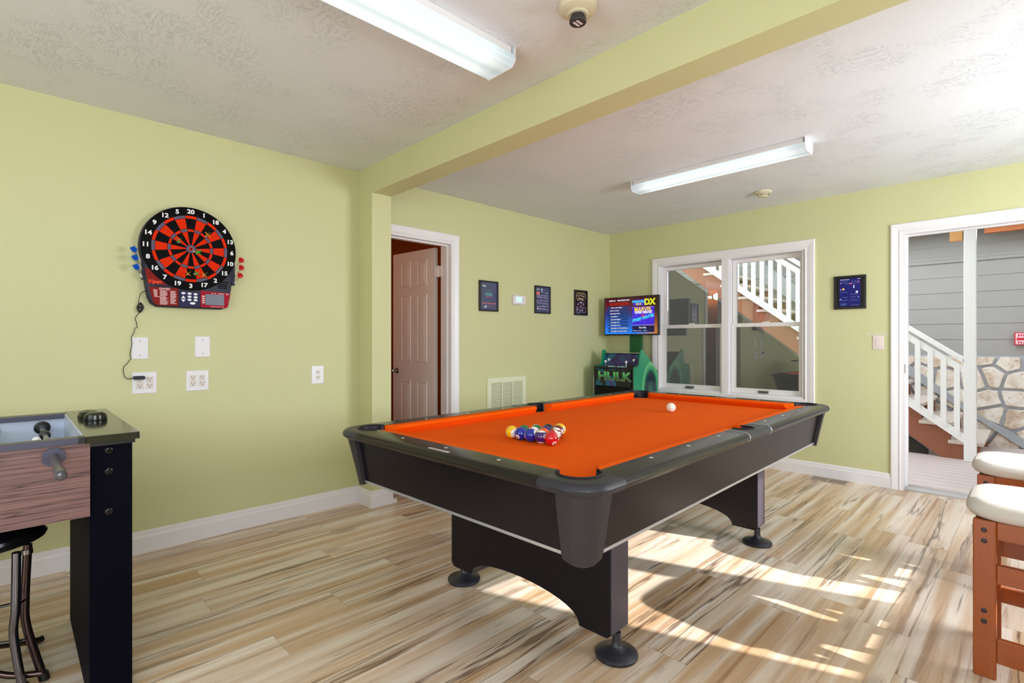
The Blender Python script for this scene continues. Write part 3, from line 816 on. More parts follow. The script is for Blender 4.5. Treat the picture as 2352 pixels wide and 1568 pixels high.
ZEB = make_zebra(); INW = mat('foosball_inner_white', (206, 214, 236), .3)
RIMG = mat('foosball_rim_grey', (66, 64, 84), .35)
for x0, x1 in ((.187, .300), (-1.14, -1.027)):
    leg = MB().box((x0, 2.15, 0), (x1, 2.886, .846)).build('leg', LAM, FT, bevel=.001)
    for z in (.824, .755, .622):
        m = MB(); m.lathe([(.0115, 0), (.0115, -.002), (.009, -.004), (.006, -.0045), (.0055, -.002), (.001, -.002)], ((x0+x1)/2-.006, 2.15, z), 'y', 18)
        m.build('bolt_cap', mat('bolt_black', (10, 10, 8), .15, .3), leg, smooth=True)
for x0, x1 in ((.174, .316), (-1.156, -1.014)):
    MB().box((x0, 2.118, .857), (x1, 2.952, .880)).build('end_cap', LAMT, FT, bevel=.0015)
    MB().box((x0+.006, 2.135, .843), (x1-.01, 2.93, .857)).build('cap_spacer', BLACK, FT)
MB().box((-1.03, 2.13, .622), (.187, 2.148, .862)).build('side_panel', ZEB, FT)
MB().box((-1.03, 2.90, .622), (.187, 2.918, .862)).build('side_panel', ZEB, FT)
MB().box((-1.013, 2.118, .860), (.173, 2.162, .879)).build('rim', RIMG, FT, bevel=.001)
MB().box((.158, 2.116, .8595), (.174, 2.163, .8795)).build('rim_end', BLACK, FT)
MB().box((-1.013, 2.868, .860), (.173, 2.935, .879)).build('rim', RIMG, FT, bevel=.001)
MB().box((-1.03, 2.148, .68), (.187, 2.156, .862)).box((-1.03, 2.892, .68), (.187, 2.90, .862)).box((.168, 2.156, .68), (.186, 2.892, .878)).box((-1.026, 2.156, .68), (-1.008, 2.892, .878)).build('inner_wall', INW, FT)
MB().box((-1.026, 2.15, .665), (.186, 2.9, .70)).build('playfield', mat('foosball_green_field', (40, 120, 60), .5), FT)
MB().box((-1.026, 2.15, .622), (.186, 2.9, .640)).build('bottom_board', LAM, FT)
RODS = mat('rod_steel', (176, 176, 180), .25, .9); HAND = mat('smoky_handle', (72, 70, 74), .25, .1)
for i, rx in enumerate((.099, -.05, -.20, -.35, -.50, -.65, -.80, -.95)):
    hand_near = i % 2 == 0 or i == 3
    ys = (1.86, 2.886) if hand_near else (2.16, 3.16)
    rod = MB().tube([(rx, ys[0], .826), (rx, ys[1], .826)], .008, 14).build('rod', RODS, FT, smooth=True)
    m = MB()
    if hand_near: m.lathe([(.002, 0), (.009, .002), (.0135, .008), (.0135, .10), (.0115, .13), (.011, .325)], (rx, 1.80, .828), 'y', 20)
    else: m.lathe([(.0125, 0), (.0125, .11), (.002, .118)], (rx, 3.10, .828), 'y', 18)
    m.build('handle', HAND, rod, smooth=True)
    m = MB(); R_ = .030
    m.prism([(rx+R_*math.cos(a), .826+R_*math.sin(a)) for a in [PI/8+k*PI/4 for k in range(8)]], 'y', 2.1225, 2.13)
    m.build('rod_bushing', RIMG, FT)
    m = MB(); m.lathe([(.026, 0), (.026, -.006), (.017, -.009), (.016, -.02), (.010, -.02)], (rx, 2.892, .826), 'y', 28); m.build('rod_bushing', BLACK, FT, smooth=True)
    m = MB(); m.lathe([(.009, -.03), (.016, -.027), (.017, -.008), (.012, 0), (.017, .008), (.016, .027), (.009, .03)], (rx, 2.66, .826), 'y', 18)
    m.build('rod_bumper', BLACK, rod, smooth=True)
    m = MB(); m.sphere((rx-.030, 2.45, .838), .0125, 0, 14, 10); m.box((rx-.022, 2.436, .816), (rx+.014, 2.464, .836)); m.prism([(rx+.012, .834), (rx+.012, .818), (rx+.075, .800), (rx+.092, .816), (rx+.085, .824)], 'y', 2.441, 2.459)
    m.build('player_figure', mat('player_white', (244, 244, 240), .4), rod, bevel=.002)
t = thing('two_lobed_gadget', 'small glossy black two-lobed holder on top of the foosball table end', 'gadget', (.235, 2.58, .880))  # unidentified small black object of two joined lobes
m = MB(); sh = []
m.loft([[(.228+a*.034*k, 2.655+b*.055*k, z) for a, b in [(math.cos(q), math.sin(q)) for q in [2*PI*i/20 for i in range(20)]]] for k, z in ((1, .8805), (1.02, .890), (.86, .904), (.5, .909), (.1, .910))])
m.build('lobe', mat('glossy_black', (14, 16, 10), .2), t, smooth=True)
m = MB()
m.loft([[(.240+a*.036*k, 2.545+b*.036*k, z) for a, b in [(math.cos(q), math.sin(q)) for q in [2*PI*i/20 for i in range(20)]]] for k, z in ((1, .8805), (1.03, .888), (.93, .903), (.6, .910), (.1, .911))])
m.build('lobe', mat('glossy_black', (22, 26, 16), .08), t, smooth=True)
m = MB(); m.box((.222, 2.575, .884), (.256, 2.612, .897)); m.build('hinge', mat('glossy_black', (22, 26, 16), .08), t, bevel=.003)

# ------------------------------------------------------------------ folding stool under it
t = thing('folding_stool', 'black round folding stool with bent tube legs beneath the foosball table', 'stool', (-.085, 2.53, 0))
VIN = mat('black_vinyl_seat', (22, 22, 26), .22); TUB = mat('gunmetal_tube', (82, 66, 64), .22, .85)
m = MB(); m.lathe([(.02, -.03), (.155, -.03), (.176, -.022), (.182, -.008), (.178, .008), (.16, .022), (.11, .030), (.04, .032), (.001, .032)], (-.085, 2.53, .515), 'z', 48)
m.build('seat', VIN, t, smooth=True)
m = MB(); m.lathe([(.160, 0), (.184, .004), (.187, .012), (.182, .020)], (-.085, 2.53, .492), 'z', 48); m.build('seat_rim', mat('chrome_dark', (90, 90, 96), .15, .9), t, smooth=True)
def bez(ps, n=10):
    out = []
    ps = [Vector(p) for p in ps]
    for i in range(len(ps)-1):
        p0, p1, p2, p3 = ps[max(i-1, 0)], ps[i], ps[i+1], ps[min(i+2, len(ps)-1)]
        for k in range(n):
            u = k/n; out.append(.5*((2*p1)+(p2-p0)*u+(2*p0-5*p1+4*p2-p3)*u*u+(3*p1-p0-3*p2+p3)*u**3))
    out.append(ps[-1]); return out
SHN = mat('shiny_tube', (120, 120, 126), .14, .95)
leg_a = MB().tube(bez([(.047, 2.43, .487), (.040, 2.43, .30), (.045, 2.43, .20), (.087, 2.435, .008)]), .0125, 12).build('leg', TUB, t, smooth=True)
MB().tube([(.090, 2.435, 0), (.085, 2.435, .026)], .0155, 12).build('foot_cap', BLACK, leg_a, smooth=True)
MB().tube(bez([(.045, 2.43, .47), (.046, 2.43, .455)], 2), .0155, 12).build('collar', STEEL, leg_a, smooth=True)
leg_b = MB().tube(bez([(.018, 2.36, .487), (.016, 2.37, .30), (.012, 2.39, .2), (.034, 2.40, .008)]), .0125, 12).build('leg', SHN, t, smooth=True)
MB().tube([(.035, 2.40, 0), (.034, 2.40, .026)], .0155, 12).build('foot_cap', BLACK, leg_b, smooth=True)
leg_c = MB().tube(bez([(-.20, 2.40, .487), (-.205, 2.45, .28), (-.19, 2.55, .17), (-.10, 2.66, .09), (.085, 2.745, .010)]), .0125, 12).build('leg', TUB, t, smooth=True)
MB().tube([(.070, 2.738, .012), (.096, 2.750, .012)], .012, 12).build('foot_cap', BLACK, leg_c, smooth=True)
leg_d = MB().tube(bez([(-.22, 2.62, .487), (-.225, 2.56, .3), (-.16, 2.50, .17), (-.02, 2.45, .06), (.082, 2.425, .03)]), .011, 12).build('leg', TUB, t, smooth=True)
leg_e = MB().tube(bez([(-.24, 2.62, .487), (-.245, 2.62, .3), (-.25, 2.66, .2), (-.29, 2.70, .008)]), .0125, 12).build('leg', TUB, t, smooth=True)
for a, b in (((-.20, 2.41, .305), (.014, 2.375, .315)), ((-.22, 2.47, .205), (.04, 2.42, .165)), ((.018, 2.372, .31), (.042, 2.43, .30)), ((-.24, 2.6, .02), (.03, 2.41, .02))):
    MB().tube([a, b], .005, 10).build('cross_bar', SHN, t, smooth=True)

# ------------------------------------------------------------------ electronic dartboard
DX_, DZ_, DR = .763, 1.724, .246
YF = 3.478
DB = thing('dartboard', 'electronic dartboard with orange and black segments hanging on the green wall', 'dartboard', (DX_, 3.53, 1.38))
SHELL = mat('dartboard_shell', (30, 28, 50), .4, spec=.25); BLK = mat('dartboard_black', (5, 4, 7), .6, spec=.1)
ORG = mat('dartboard_orange', (226, 44, 0), .6, spec=.1); GRY = mat('dartboard_grey', (98, 90, 118), .5, spec=.2)
hs = [(DX_+DR*math.cos(a), DZ_+DR*math.sin(a)) for a in [math.radians(-22+k*224/40) for k in range(41)]]
hs += [(.545, 1.50), (.557, 1.43), (.572, 1.398), (.600, 1.380), (.760, 1.378), (.930, 1.379), (.955, 1.392), (.966, 1.43), (.982, 1.50)]
m = MB(); cxm, czm = DX_, 1.69
m.loft([[(cxm+(x-cxm)*k, y, czm+(z-czm)*k) for x, z in hs] for k, y in ((1, 3.53), (1, 3.49), (.985, 3.481), (.97, 3.4795))])
m.build('housing', SHELL, DB, smooth=True)
m = MB()
m.lathe([(DR-.004, 0), (DR-.004, -.004), (DR-.010, -.0065), (.2, -.0065)], (DX_, 3.4795, DZ_), 'y', 72)
m.build('number_ring', BLK, DB, smooth=True)
order = [20, 1, 18, 4, 13, 6, 10, 15, 2, 17, 3, 19, 7, 16, 8, 11, 14, 9, 12, 5]
yy = 3.4725
for i, nn in enumerate(order):
    a = PI/2-i*2*PI/20
    m = MB(); m.text(str(nn), .034, (DX_+.219*math.cos(a), yy-.0004, DZ_+.217*math.sin(a)), FACE_Y, bold=.035, sx=1.1)
    m.build('numeral', mat('numeral_white', (246, 246, 250), .4), DB)
radii = [(.194, .176), (.176, .116), (.116, .100), (.100, .024)]
m = MB()
def seg_(r1, r0, a0, a1, y, mi, g=.0012):
    n = 4; da0, da1 = g/r1, g/max(r0, .02)
    o = [(DX_+(r1-g)*math.cos(a0+da0+(a1-a0-2*da0)*k/n), DZ_+(r1-g)*math.sin(a0+da0+(a1-a0-2*da0)*k/n)) for k in range(n+1)]
    q = [(DX_+(r0+g)*math.cos(a1-da1-(a1-a0-2*da1)*k/n), DZ_+(r0+g)*math.sin(a1-da1-(a1-a0-2*da1)*k/n)) for k in range(n+1)]
    m.prism(o+q, 'y', y, y-.003, mi)
for i in range(20):
    a = PI/2-i*2*PI/20; a0, a1 = a-PI/20, a+PI/20
    main, ring = (2, 1) if i % 2 == 0 else (1, 3)
    for k, (r1, r0) in enumerate(radii): seg_(r1, r0, a0, a1, 3.4735, ring if k % 2 == 0 else main)
m.build('scoring_segments', [BLK, ORG, BLK, GRY], DB)
m = MB(); m.lathe([(.024, 0), (.024, -.004), (.023, -.0045)], (DX_, 3.4735, DZ_), 'y', 28, 0)
m.lathe([(.010, -.0045), (.010, -.006), (.0095, -.0065)], (DX_, 3.4735, DZ_), 'y', 20, 1)
m.lathe([(.005, -.0065), (.005, -.0075), (.0045, -.008)], (DX_, 3.4735, DZ_), 'y', 16, 2)
m.build('bullseye', [GRY, ORG, BLK], DB)
DRED = mat('panel_dark_red', (132, 24, 16), .5, spec=.15); CRIM = mat('panel_crimson', (160, 14, 44), .5, spec=.15); NAVY = mat('keypad_navy', (42, 42, 84), .5, spec=.2)
m = MB(); m.prism([(.541, 1.592), (.556, 1.508), (.648, 1.504), (.610, 1.540), (.575, 1.590)], 'y', 3.4795, 3.4775); lp = m.build('logo_panel', DRED, DB)
m = MB(); m.text('Viper', .031, (.590, 3.4772, 1.520), FACE_Y, bold=.015, shear=.25); m.build('lettering', mat('logo_orange', (255, 70, 30), .5), lp)
def rr(x0, z0, x1, z1, r=.012):
    return arc(x1-r, z1-r, r, 0, PI/2, 4)+arc(x0+r, z1-r, r, PI/2, PI, 4)+arc(x0+r, z0+r, r, PI, 1.5*PI, 4)+arc(x1-r, z0+r, r, 1.5*PI, 2*PI, 4)
GP = MB().prism([(.560, 1.490), (.700, 1.490), (.702, 1.388), (.602, 1.388), (.582, 1.400)], 'y', 3.4795, 3.4772).build('games_panel', DRED, DB)
PRT = mat('small_print', (232, 190, 190), .5)
m = MB(); m.text('GAMES', .017, (.634, 3.477, 1.4815), FACE_Y, bold=.03)
rs = random.Random(3)
for k in range(7): m.box((.580+k*.001, 3.4765, 1.472-.0062*k), (.600+(.012 if k == 6 else 0), 3.4772, 1.4755-.0062*k))
for k in range(14): m.box((.612, 3.4765, 1.469-.0058*k), (.640+rs.uniform(0, .014), 3.4772, 1.4722-.0058*k))
for k in range(13): m.box((.662, 3.4765, 1.469-.0058*k), (.682+rs.uniform(0, .012), 3.4772, 1.4722-.0058*k))
m.build('lettering', PRT, GP)
KP = MB().prism(rr(.709, 1.387, .808, 1.473, .004), 'y', 3.4795, 3.4776).build('keypad', NAVY, DB)
KEY = mat('key_white', (240, 240, 246), .4)
def key(x, z, w, h): MB().prism([(x+w*math.cos(a), z+h*math.sin(a)) for a in [2*PI*k/18 for k in range(18)]], 'y', 3.4776, 3.4740).build('button', KEY, KP)
for x, z in ((.726, 1.464), (.757, 1.463), (.788, 1.461), (.757, 1.445), (.788, 1.443), (.757, 1.427), (.788, 1.426)): key(x, z, .0105, .0065)
key(.773, 1.407, .0145, .0070)
for s_ in (1, -1): MB().prism([(.715, 1.431+s_*.003), (.737, 1.431+s_*.003), (.726, 1.431+s_*.019)], 'y', 3.4776, 3.4740).build('button', KEY, KP)
DP = MB().prism([(.815, 1.485), (.976, 1.478), (.962, 1.396), (.948, 1.386), (.815, 1.386)], 'y', 3.4795, 3.4774).build('display_panel', CRIM, DB)
MB().prism(rr(.839, 1.402, .940, 1.466, .002), 'y', 3.4775, 3.4760).build('lcd_screen', mat('lcd_grey', (116, 120, 140), .25), DP)
m = MB(); m.text('797', .012, (.958, 3.4772, 1.470), FACE_Y, bold=.03)
for k in range(4): m.box((.822, 3.4765, 1.448-.0125*k), (.836, 3.4773, 1.456-.0125*k))
for k in range(7): m.box((.868+.0105*k, 3.4765, 1.390), (.874+.0105*k, 3.4773, 1.3945))
for a, b in ((.872, .881), (.887, .898), (.908, .94)): m.box((a, 3.4765, 1.470), (b, 3.4773, 1.474))
m.build('lettering', PRT, DP)
m = MB()
for k in range(4): m.box((.905, 3.4765, 1.505+.012*k), (.955+.003*k, 3.4785, 1.511+.012*k))
m.build('speaker_grille', BLK, DB)
for a_ in ((.530, .545), (.985, 1.002)): MB().box((a_[0], 3.482, 1.53), (a_[1], 3.52, 1.66)).build('dart_rack', SHELL, DB)
# adaptor cable and plug
CAB = mat('black_cable', (22, 20, 16), .45)
t = thing('power_cable', 'thin black cable with a tied bundle hanging from the dartboard to its wall plug', 'cable', (.45, 3.53, .98))
pts = [(.552, 3.50, 1.466), (.538, 3.50, 1.462), (.526, 3.51, 1.447), (.520, 3.515, 1.415), (.519, 3.515, 1.39), (.522, 3.515, 1.35), (.513, 3.52, 1.33), (.505, 3.52, 1.312), (.509, 3.52, 1.29), (.513, 3.52, 1.262), (.503, 3.52, 1.257), (.499, 3.52, 1.235), (.487, 3.518, 1.205), (.489, 3.518, 1.17), (.482, 3.518, 1.13), (.480, 3.52, 1.11), (.484, 3.52, 1.09), (.470, 3.52, 1.065), (.452, 3.52, 1.04), (.452, 3.52, 1.01), (.459, 3.515, .985), (.472, 3.508, .977), (.490, 3.503, .980)]
MB().tube(bez(pts, 6), .0018, 6).build('cord', CAB, t, smooth=True)
m = MB()
for k in range(7):
    w_ = .006+.0016*(k % 3); h = .026+.002*(k % 2)
    pp = [(.525+w_*math.cos(a)*(1+.5*math.cos(2*a))+.0012*(k-3)+.002*math.sin(a), 3.512+.002*math.sin(a*2+k), 1.3725+h*math.sin(a)) for a in [2*PI*i/22 for i in range(22)]]
    m.tube(pp, .0018, 6, closed=True)
m.tube([(.517, 3.512, 1.374), (.524, 3.504, 1.372), (.532, 3.510, 1.373)], .004, 8)
m.build('tied_bundle', CAB, t, smooth=True)
m = MB(); m.prism(rr(.491, .971, .547, .991, .009), 'y', 3.523, 3.492); m.build('adaptor_plug', mat('adaptor_navy', (34, 34, 58), .3), t, bevel=.003)

# darts
def dart(label, tip, back, colour, group, tipc=(225, 215, 200)):
    tip, back = Vector(tip), Vector(back); d = (tip-back); L = d.length; d.normalize()
    t = thing('dart', label, 'dart', tuple(back), 0, group)
    fm = mat('flight_'+colour[0], colour[1], .4)
    MB().tube([back, back+d*L*.6], .0016, 8).build('shaft', mat('dart_shaft_'+colour[0], colour[2], .35), t, smooth=True)
    MB().tube([back+d*L*.58, back+d*L*.62, back+d*L*.78, back+d*L*.90, tip], [.002, .0042, .0046, .003, .0008], 10).build('barrel', mat('dart_barrel', tipc, .35), t, smooth=True)
    a = d.orthogonal().normalized(); b = d.cross(a)
    m = MB()
    for v in (a, -a, b, -b):
        w = d.cross(v)*.0004
        o = [back+d*L*.30, back+d*L*.18+v*.014, back+d*L*.02+v*.020, back-d*L*.10+v*.012, back-d*L*.10]
        m.verts([p+w for p in o]+[p-w for p in o], [(0, 1, 2, 3, 4), (9, 8, 7, 6, 5)]+[(i, (i+1) % 5, 5+(i+1) % 5, 5+i) for i in range(5)])
    m.build('flight', fm, t)
BLU, REDD, YEL, GRN = ('blue', (20, 96, 205), (16, 80, 150)), ('red', (206, 16, 20), (150, 90, 60)), ('yellow', (250, 200, 20), (200, 150, 20)), ('green', (40, 200, 70), (200, 190, 150))
for i, (z, x) in enumerate(((1.695, .480), (1.650, .486), (1.600, .491))):
    dart(('topmost', 'middle', 'lowest')[i]+' blue dart held on the side of the dartboard', (x+.045, 3.49, z-.070), (x+.006, 3.452, z-.004), BLU, 'blue darts racked beside the dartboard')
for i, (z, x) in enumerate(((1.695, 1.039), (1.649, 1.040), (1.600, 1.033))):
    dart(('topmost', 'middle', 'lowest')[i]+' red dart held on the side of the dartboard', (x-.040, 3.495, z-.070), (x-.006, 3.455, z-.004), REDD, 'red darts racked beside the dartboard')
def sd(label, x, z, c, ox=.0, oz=.0):
    dart(label, (x+ox, 3.474, z+oz), (x, 3.408, z), c, 'darts stuck in the dartboard')
def onboard(x, z): return x, z
for lab, x, z, c, ox, oz in (('green dart stuck in the inner segment between the numbers 9 and 14', .697*.99, 1.756, GRN, .012, -.004), ('green dart stuck close to the bullseye', .797*.99, 1.700, GRN, -.018, .012), ('yellow dart stuck in the segment below the number 18', .844*.99, 1.81, YEL, .005, -.003),
                             ('yellow dart stuck above the number 3, against the orange 19 segment', .744*.99, 1.572, YEL, .008, 0), ('green dart stuck on the line between the 3 and 17 segments', .789*.99, 1.576, GRN, -.004, .004), ('yellow dart stuck in the low segment numbered 17', .827*.99, 1.573, YEL, .006, 0)):
    sd(lab, x, z, c, ox, oz)

# ------------------------------------------------------------------ wall plates
def plate_y(x0, x1, z0, z1, y): return MB().loft([[(x0+i, y-d, z0+i), (x1-i, y-d, z0+i), (x1-i, y-d, z1-i), (x0+i, y-d, z1-i)] for i, d in ((0, 0), (0, .003), (.003, .006))])
def blank(x0, x1, z0, z1, label):
    t = thing('blank_plate', label, 'wall plate', ((x0+x1)/2, 3.53, z0), 0, 'blank plates under the dartboard')
    plate_y(x0, x1, z0, z1, 3.53).build('plate', PLATE, t)
    for z in (z0+.022, z1-.022):
        MB().lathe([(.0032, 0), (.003, -.0012)], ((x0+x1)/2, 3.524, z), 'y', 12).build('screw', STEEL, t)
blank(.488, .566, 1.084, 1.207, 'blank white wall plate right beside the dangling dartboard cable')
blank(.796, .877, 1.089, 1.214, 'blank white wall plate under the dartboard, farther from the cable')
REC = mat('receptacle_ivory', (226, 216, 212), .35)
def duplex(cx, cz, y, par, w=.034, h=.068, square=True):
    m = MB()
    if square: m.box((cx-w/2, y-.008, cz-h/2), (cx+w/2, y-.005, cz+h/2))
    else:
        for s_ in (1, -1): m.prism([(cx+.0165*math.cos(a), cz+s_*.019+.0145*math.sin(a)) for a in [2*PI*k/20 for k in range(20)]], 'y', y-.005, y-.008)
    r = m.build('receptacle', REC, par)
    for s_ in (1, -1):
        m = MB(); z = cz+s_*.0185
        m.box((cx-.0080, y-.0085, z+.001), (cx-.0058, y-.0079, z+.010)).box((cx+.0058, y-.0085, z+.002), (cx+.0080, y-.0079, z+.009))
        m.lathe([(.0028, 0), (.0028, -.0006)], (cx, y-.0079, z-.0065), 'y', 12); m.build('socket_slots', SLOT, r)
def outlet(x0, x1, z0, z1, gang, label, square=True, y=3.53):
    t = thing('power_outlet', label, 'outlet', ((x0+x1)/2, y, z0), 0, 'power outlets below the dartboard')
    plate_y(x0, x1, z0, z1, y).build('plate', PLATE, t)
    for k in range(gang): duplex(x0+(x1-x0)*(.5 if gang == 1 else (.30, .70)[k]), (z0+z1)/2, y, t, square=square)
outlet(.491, .606, .890, 1.010, 2, 'white double outlet with the dartboard adaptor plugged in')
outlet(.750, .869, .889, 1.009, 2, 'white double outlet with nothing plugged in')
outlet(1.502, 1.589, .888, 1.013, 1, 'single white outlet alone near the wall pier', False)
# thermostat
t = thing('thermostat', 'white rounded thermostat with a small lit screen between two framed pictures', 'thermostat', (3.55, 3.56, 1.535))
def rr3(x0, z0, x1, z1, r): return rr(x0, z0, x1, z1, r)
m = MB(); m.loft([[(x, y, z) for x, z in rr3(3.472+i, 1.540+i, 3.640-i, 1.632-i, .016)] for i, y in ((0, 3.56), (0, 3.535), (.004, 3.530))]); m.build('body', mat('thermostat_white', (232, 224, 232), .35), t, smooth=True)
MB().prism(rr3(3.505, 1.562, 3.585, 1.616, .004), 'y', 3.531, 3.528).build('screen', mat('thermostat_lcd', (205, 235, 235), .2, emit=((205, 240, 240), .35)), t)
for p in ((3.612, 1.602), (3.612, 1.580), (3.535, 1.552), (3.565, 1.552)): MB().lathe([(.004, 0), (.004, -.002)], (p[0], 3.530, p[1]), 'y', 10).build('button', mat('thermostat_button', (150, 140, 150), .5), t)
# return-air grille (painted like the wall)
t = thing('air_grille', 'cream painted return air grille low on the wall behind the pool table', 'vent', (3.405, 3.56, .42))
GR = mat('painted_grille', (228, 230, 200), .45)
m = MB()
for p, q in (((3.150, 3.545, .36), (3.200, 3.56, .845)), ((3.610, 3.545, .36), (3.660, 3.56, .845)), ((3.200, 3.545, .800), (3.61, 3.56, .845)), ((3.200, 3.545, .36), (3.61, 3.56, .405)), ((3.328, 3.543, .405), (3.342, 3.552, .80)), ((3.468, 3.543, .405), (3.482, 3.552, .80))): m.box(p, q)
m.build('frame', GR, t, bevel=.003)
m = MB(); z = .41
while z < .795:
    m.verts([(3.2, 3.546, z), (3.61, 3.546, z), (3.61, 3.558, z+.012), (3.2, 3.558, z+.012), (3.2, 3.5468, z-.001), (3.61, 3.5468, z-.001), (3.61, 3.559, z+.011), (3.2, 3.559, z+.011)], [(0, 1, 2, 3), (7, 6, 5, 4), (0, 4, 5, 1), (1, 5, 6, 2), (2, 6, 7, 3), (3, 7, 4, 0)])
    z += .0165
m.build('louvres', GR, t)
MB().box((3.2, 3.5592, .405), (3.61, 3.5598, .80)).build('duct_opening', mat('duct_dark', (96, 96, 82), .8), t)
# switch beside the deck door
t = thing('light_switch', 'white rocker switch plate beside the deck doorway', 'switch', (5.095, .922, 1.12))
m = MB(); m.loft([[(5.095-d, .885+i, 1.118+i), (5.095-d, .959-i, 1.118+i), (5.095-d, .959-i, 1.233-i), (5.095-d, .885+i, 1.233-i)] for i, d in ((0, 0), (0, .003), (.003, .006))]); m.build('plate', mat('switch_ivory', (226, 212, 208), .35), t)
MB().box((5.086, .9045, 1.142), (5.090, .9385, 1.209)).build('rocker', mat('switch_ivory', (226, 212, 208), .35), t, bevel=.001)
t = thing('label_strip', 'narrow strip of white paper with a printed line stuck above the light switch', 'label', (5.094, .92, 1.237))
MB().box((5.0935, .842, 1.2385), (5.0948, .998, 1.249)).build('paper', mat('paper_white', (228, 226, 210), .6), t)
m = MB(); y = .985
while y > .86:
    m.box((5.0930, y-.009, 1.2425), (5.0936, y, 1.245)); y -= .0135
m.build('printed_line', mat('faint_ink', (140, 136, 120), .6), t)

# ------------------------------------------------------------------ framed pictures
FR = mat('picture_frame_black', (26, 20, 24), .3); PB = mat('poster_slate_reflection', (78, 84, 118), .15); PD = mat('poster_black', (14, 10, 18), .15); PN = mat('poster_navy', (14, 14, 116), .15)  # the slate poster colour has a glass reflection painted in
INKS = {k: mat('ink_'+k, c, .4) for k, c in dict(white=(235, 240, 245), mint=(120, 220, 200), teal=(50, 140, 110), pink=(225, 110, 150), salmon=(225, 120, 110), sky=(130, 160, 220), lilac=(200, 170, 215), peach=(240, 200, 180), gold=(230, 200, 110)).items()}
def picture(t, axis, c0, z0, z1, w, base, marks, fw=.014, field=None):
    """marks: (ink, [(u0, v0, u1, v1)...]) in unit coordinates of the print"""
    def P(u, z, d):  # u from the reader's left
        return (c0+u, 3.56-d, z) if axis == 'y' else (5.095-d, c0-u, z)
    def bx(m, u0, a, u1, b, d0, d1):
        p, q = P(u0, a, d0), P(u1, b, d1); m.box(tuple(map(min, p, q)), tuple(map(max, p, q)))
    m = MB()
    for r in ((0, z0, w, z0+fw), (0, z1-fw, w, z1), (0, z0+fw, fw, z1-fw), (w-fw, z0+fw, w, z1-fw)): bx(m, *r, .0, .020)
    m.build('frame', FR, t, bevel=.002)
    m = MB(); bx(m, fw, z0+fw, w-fw, z1-fw, .002, .010); pr = m.build('print', base, t)
    iw, ih = w-2*fw, z1-z0-2*fw
    if field:
        m = MB(); u0, v0, u1, v1, fm = field; bx(m, fw+iw*u0, z0+fw+ih*v0, fw+iw*u1, z0+fw+ih*v1, .0095, .0102); m.build('colour_field', fm, pr)
    for ink, rects in marks:
        m = MB()
        for (u0, v0, u1, v1) in rects: bx(m, fw+iw*u0, z0+fw+ih*v0, fw+iw*u1, z0+fw+ih*v1, .0099, .0112)
        m.build('printed_marks', INKS[ink], pr)
def rows_(v, h, us, ww): return [(u, v, u+ww, v+h) for u in us]
def slant(v0, v1, u0, u1, n=10, th=.018): return [(u0+(u1-u0)*k/n, v0+(v1-v0)*k/n, u0+(u1-u0)*(k+1)/n, v0+(v1-v0)*k/n+th) for k in range(n)]
t = thing('framed_picture', 'framed print with a painted slate reflection and rows of small pale dots, nearest the white door', 'picture', (3.168, 3.56, 1.461), 0, 'framed game pictures')
us = [.28+.065*k for k in range(7)]
picture(t, 'y', 3.053, 1.461, 1.741, .231, PB, [('white', [(.12, .86, .30, .885), (.2, .84, .32, .86), (.3, .135, .35, .165), (.22, .085, .37, .115)]), ('teal', rows_(.70, .02, us, .03)+rows_(.645, .02, us, .035)), ('mint', rows_(.585, .022, us[0:], .045)+rows_(.53, .022, us, .05)), ('pink', rows_(.475, .018, us[1:], .045)+[(.40, .13, .88, .137)]), ('salmon', [(.14+.17*k, .22, .24+.17*k, .26) for k in range(5)]+[(.14+.17*k, .2, .16+.17*k, .22) for k in range(5)])])
t = thing('framed_picture', 'framed print with a painted slate reflection, slanting pink lines and a red block', 'picture', (3.907, 3.56, 1.468), 0, 'framed game pictures')
pk = []
for k, v in enumerate((.10, .21, .33, .44, .56, .64)): pk += slant(v+(0 if k % 2 else .03), v+(.03 if k % 2 else 0), .05, .95)
picture(t, 'y', 3.791, 1.468, 1.749, .232, PB, [('lilac', pk), ('salmon', [(.03, .69, .26, .82)]), ('white', [(.06, .90, .28, .925), (.42, .80, .47, .96), (.38, .9, .5, .93), (.3, .11, .34, .16), (.12, .11, .17, .18)]), ('sky', [(.7, .76, .9, .80)]+[(u, v, u+.025, v+.09) for u, v in ((.35, .45), (.75, .34), (.5, .22), (.3, .57), (.7, .56), (.6, .12))])])
t = thing('framed_picture', 'framed black print with a pale maze-like pattern, nearest the room corner', 'picture', (4.536, 3.56, 1.472), 0, 'framed game pictures')
mz = [(.08, .08, .92, .092), (.08, .88, .92, .892), (.08, .08, .095, .35), (.905, .08, .92, .35), (.08, .65, .095, .89), (.905, .65, .92, .89)]
for u in (.15, .62): mz += [(u, .78, u+.2, .81), (u+.05, .70, u+.08, .60), (u, .60, u+.2, .62), (u, .40, u+.2, .42), (u+.09, .40, u+.12, .50), (u, .30, u+.2, .32), (u, .14, u+.07, .26)]
mz += [(.42, .80, .58, .83), (.48, .62, .52, .74), (.38, .62, .62, .64), (.38, .48, .62, .54), (.48, .28, .52, .42), (.38, .30, .62, .32), (.48, .14, .52, .24), (.36, .13, .64, .15), (.33, .15, .36, .24), (.62, .15, .65, .24)]
mz = [(min(a, c), min(b, d), max(a, c), max(b, d)) for a, b, c, d in mz]
picture(t, 'y', 4.424, 1.472, 1.750, .225, PD, [('lilac', [r for r in mz if r[1] < .55]), ('peach', [r for r in mz if r[1] >= .55]+[(.30, .66, .40, .72), (.60, .66, .70, .72)]), ('sky', [(.1, .03, .4, .05)]), ('gold', [(.15+.12*k, .93, .22+.12*k, .95) for k in range(6)])])
t = thing('framed_picture', 'square framed royal blue print between the window and the deck doorway', 'picture', (5.095, 1.119, 1.457), 0, 'framed game pictures')
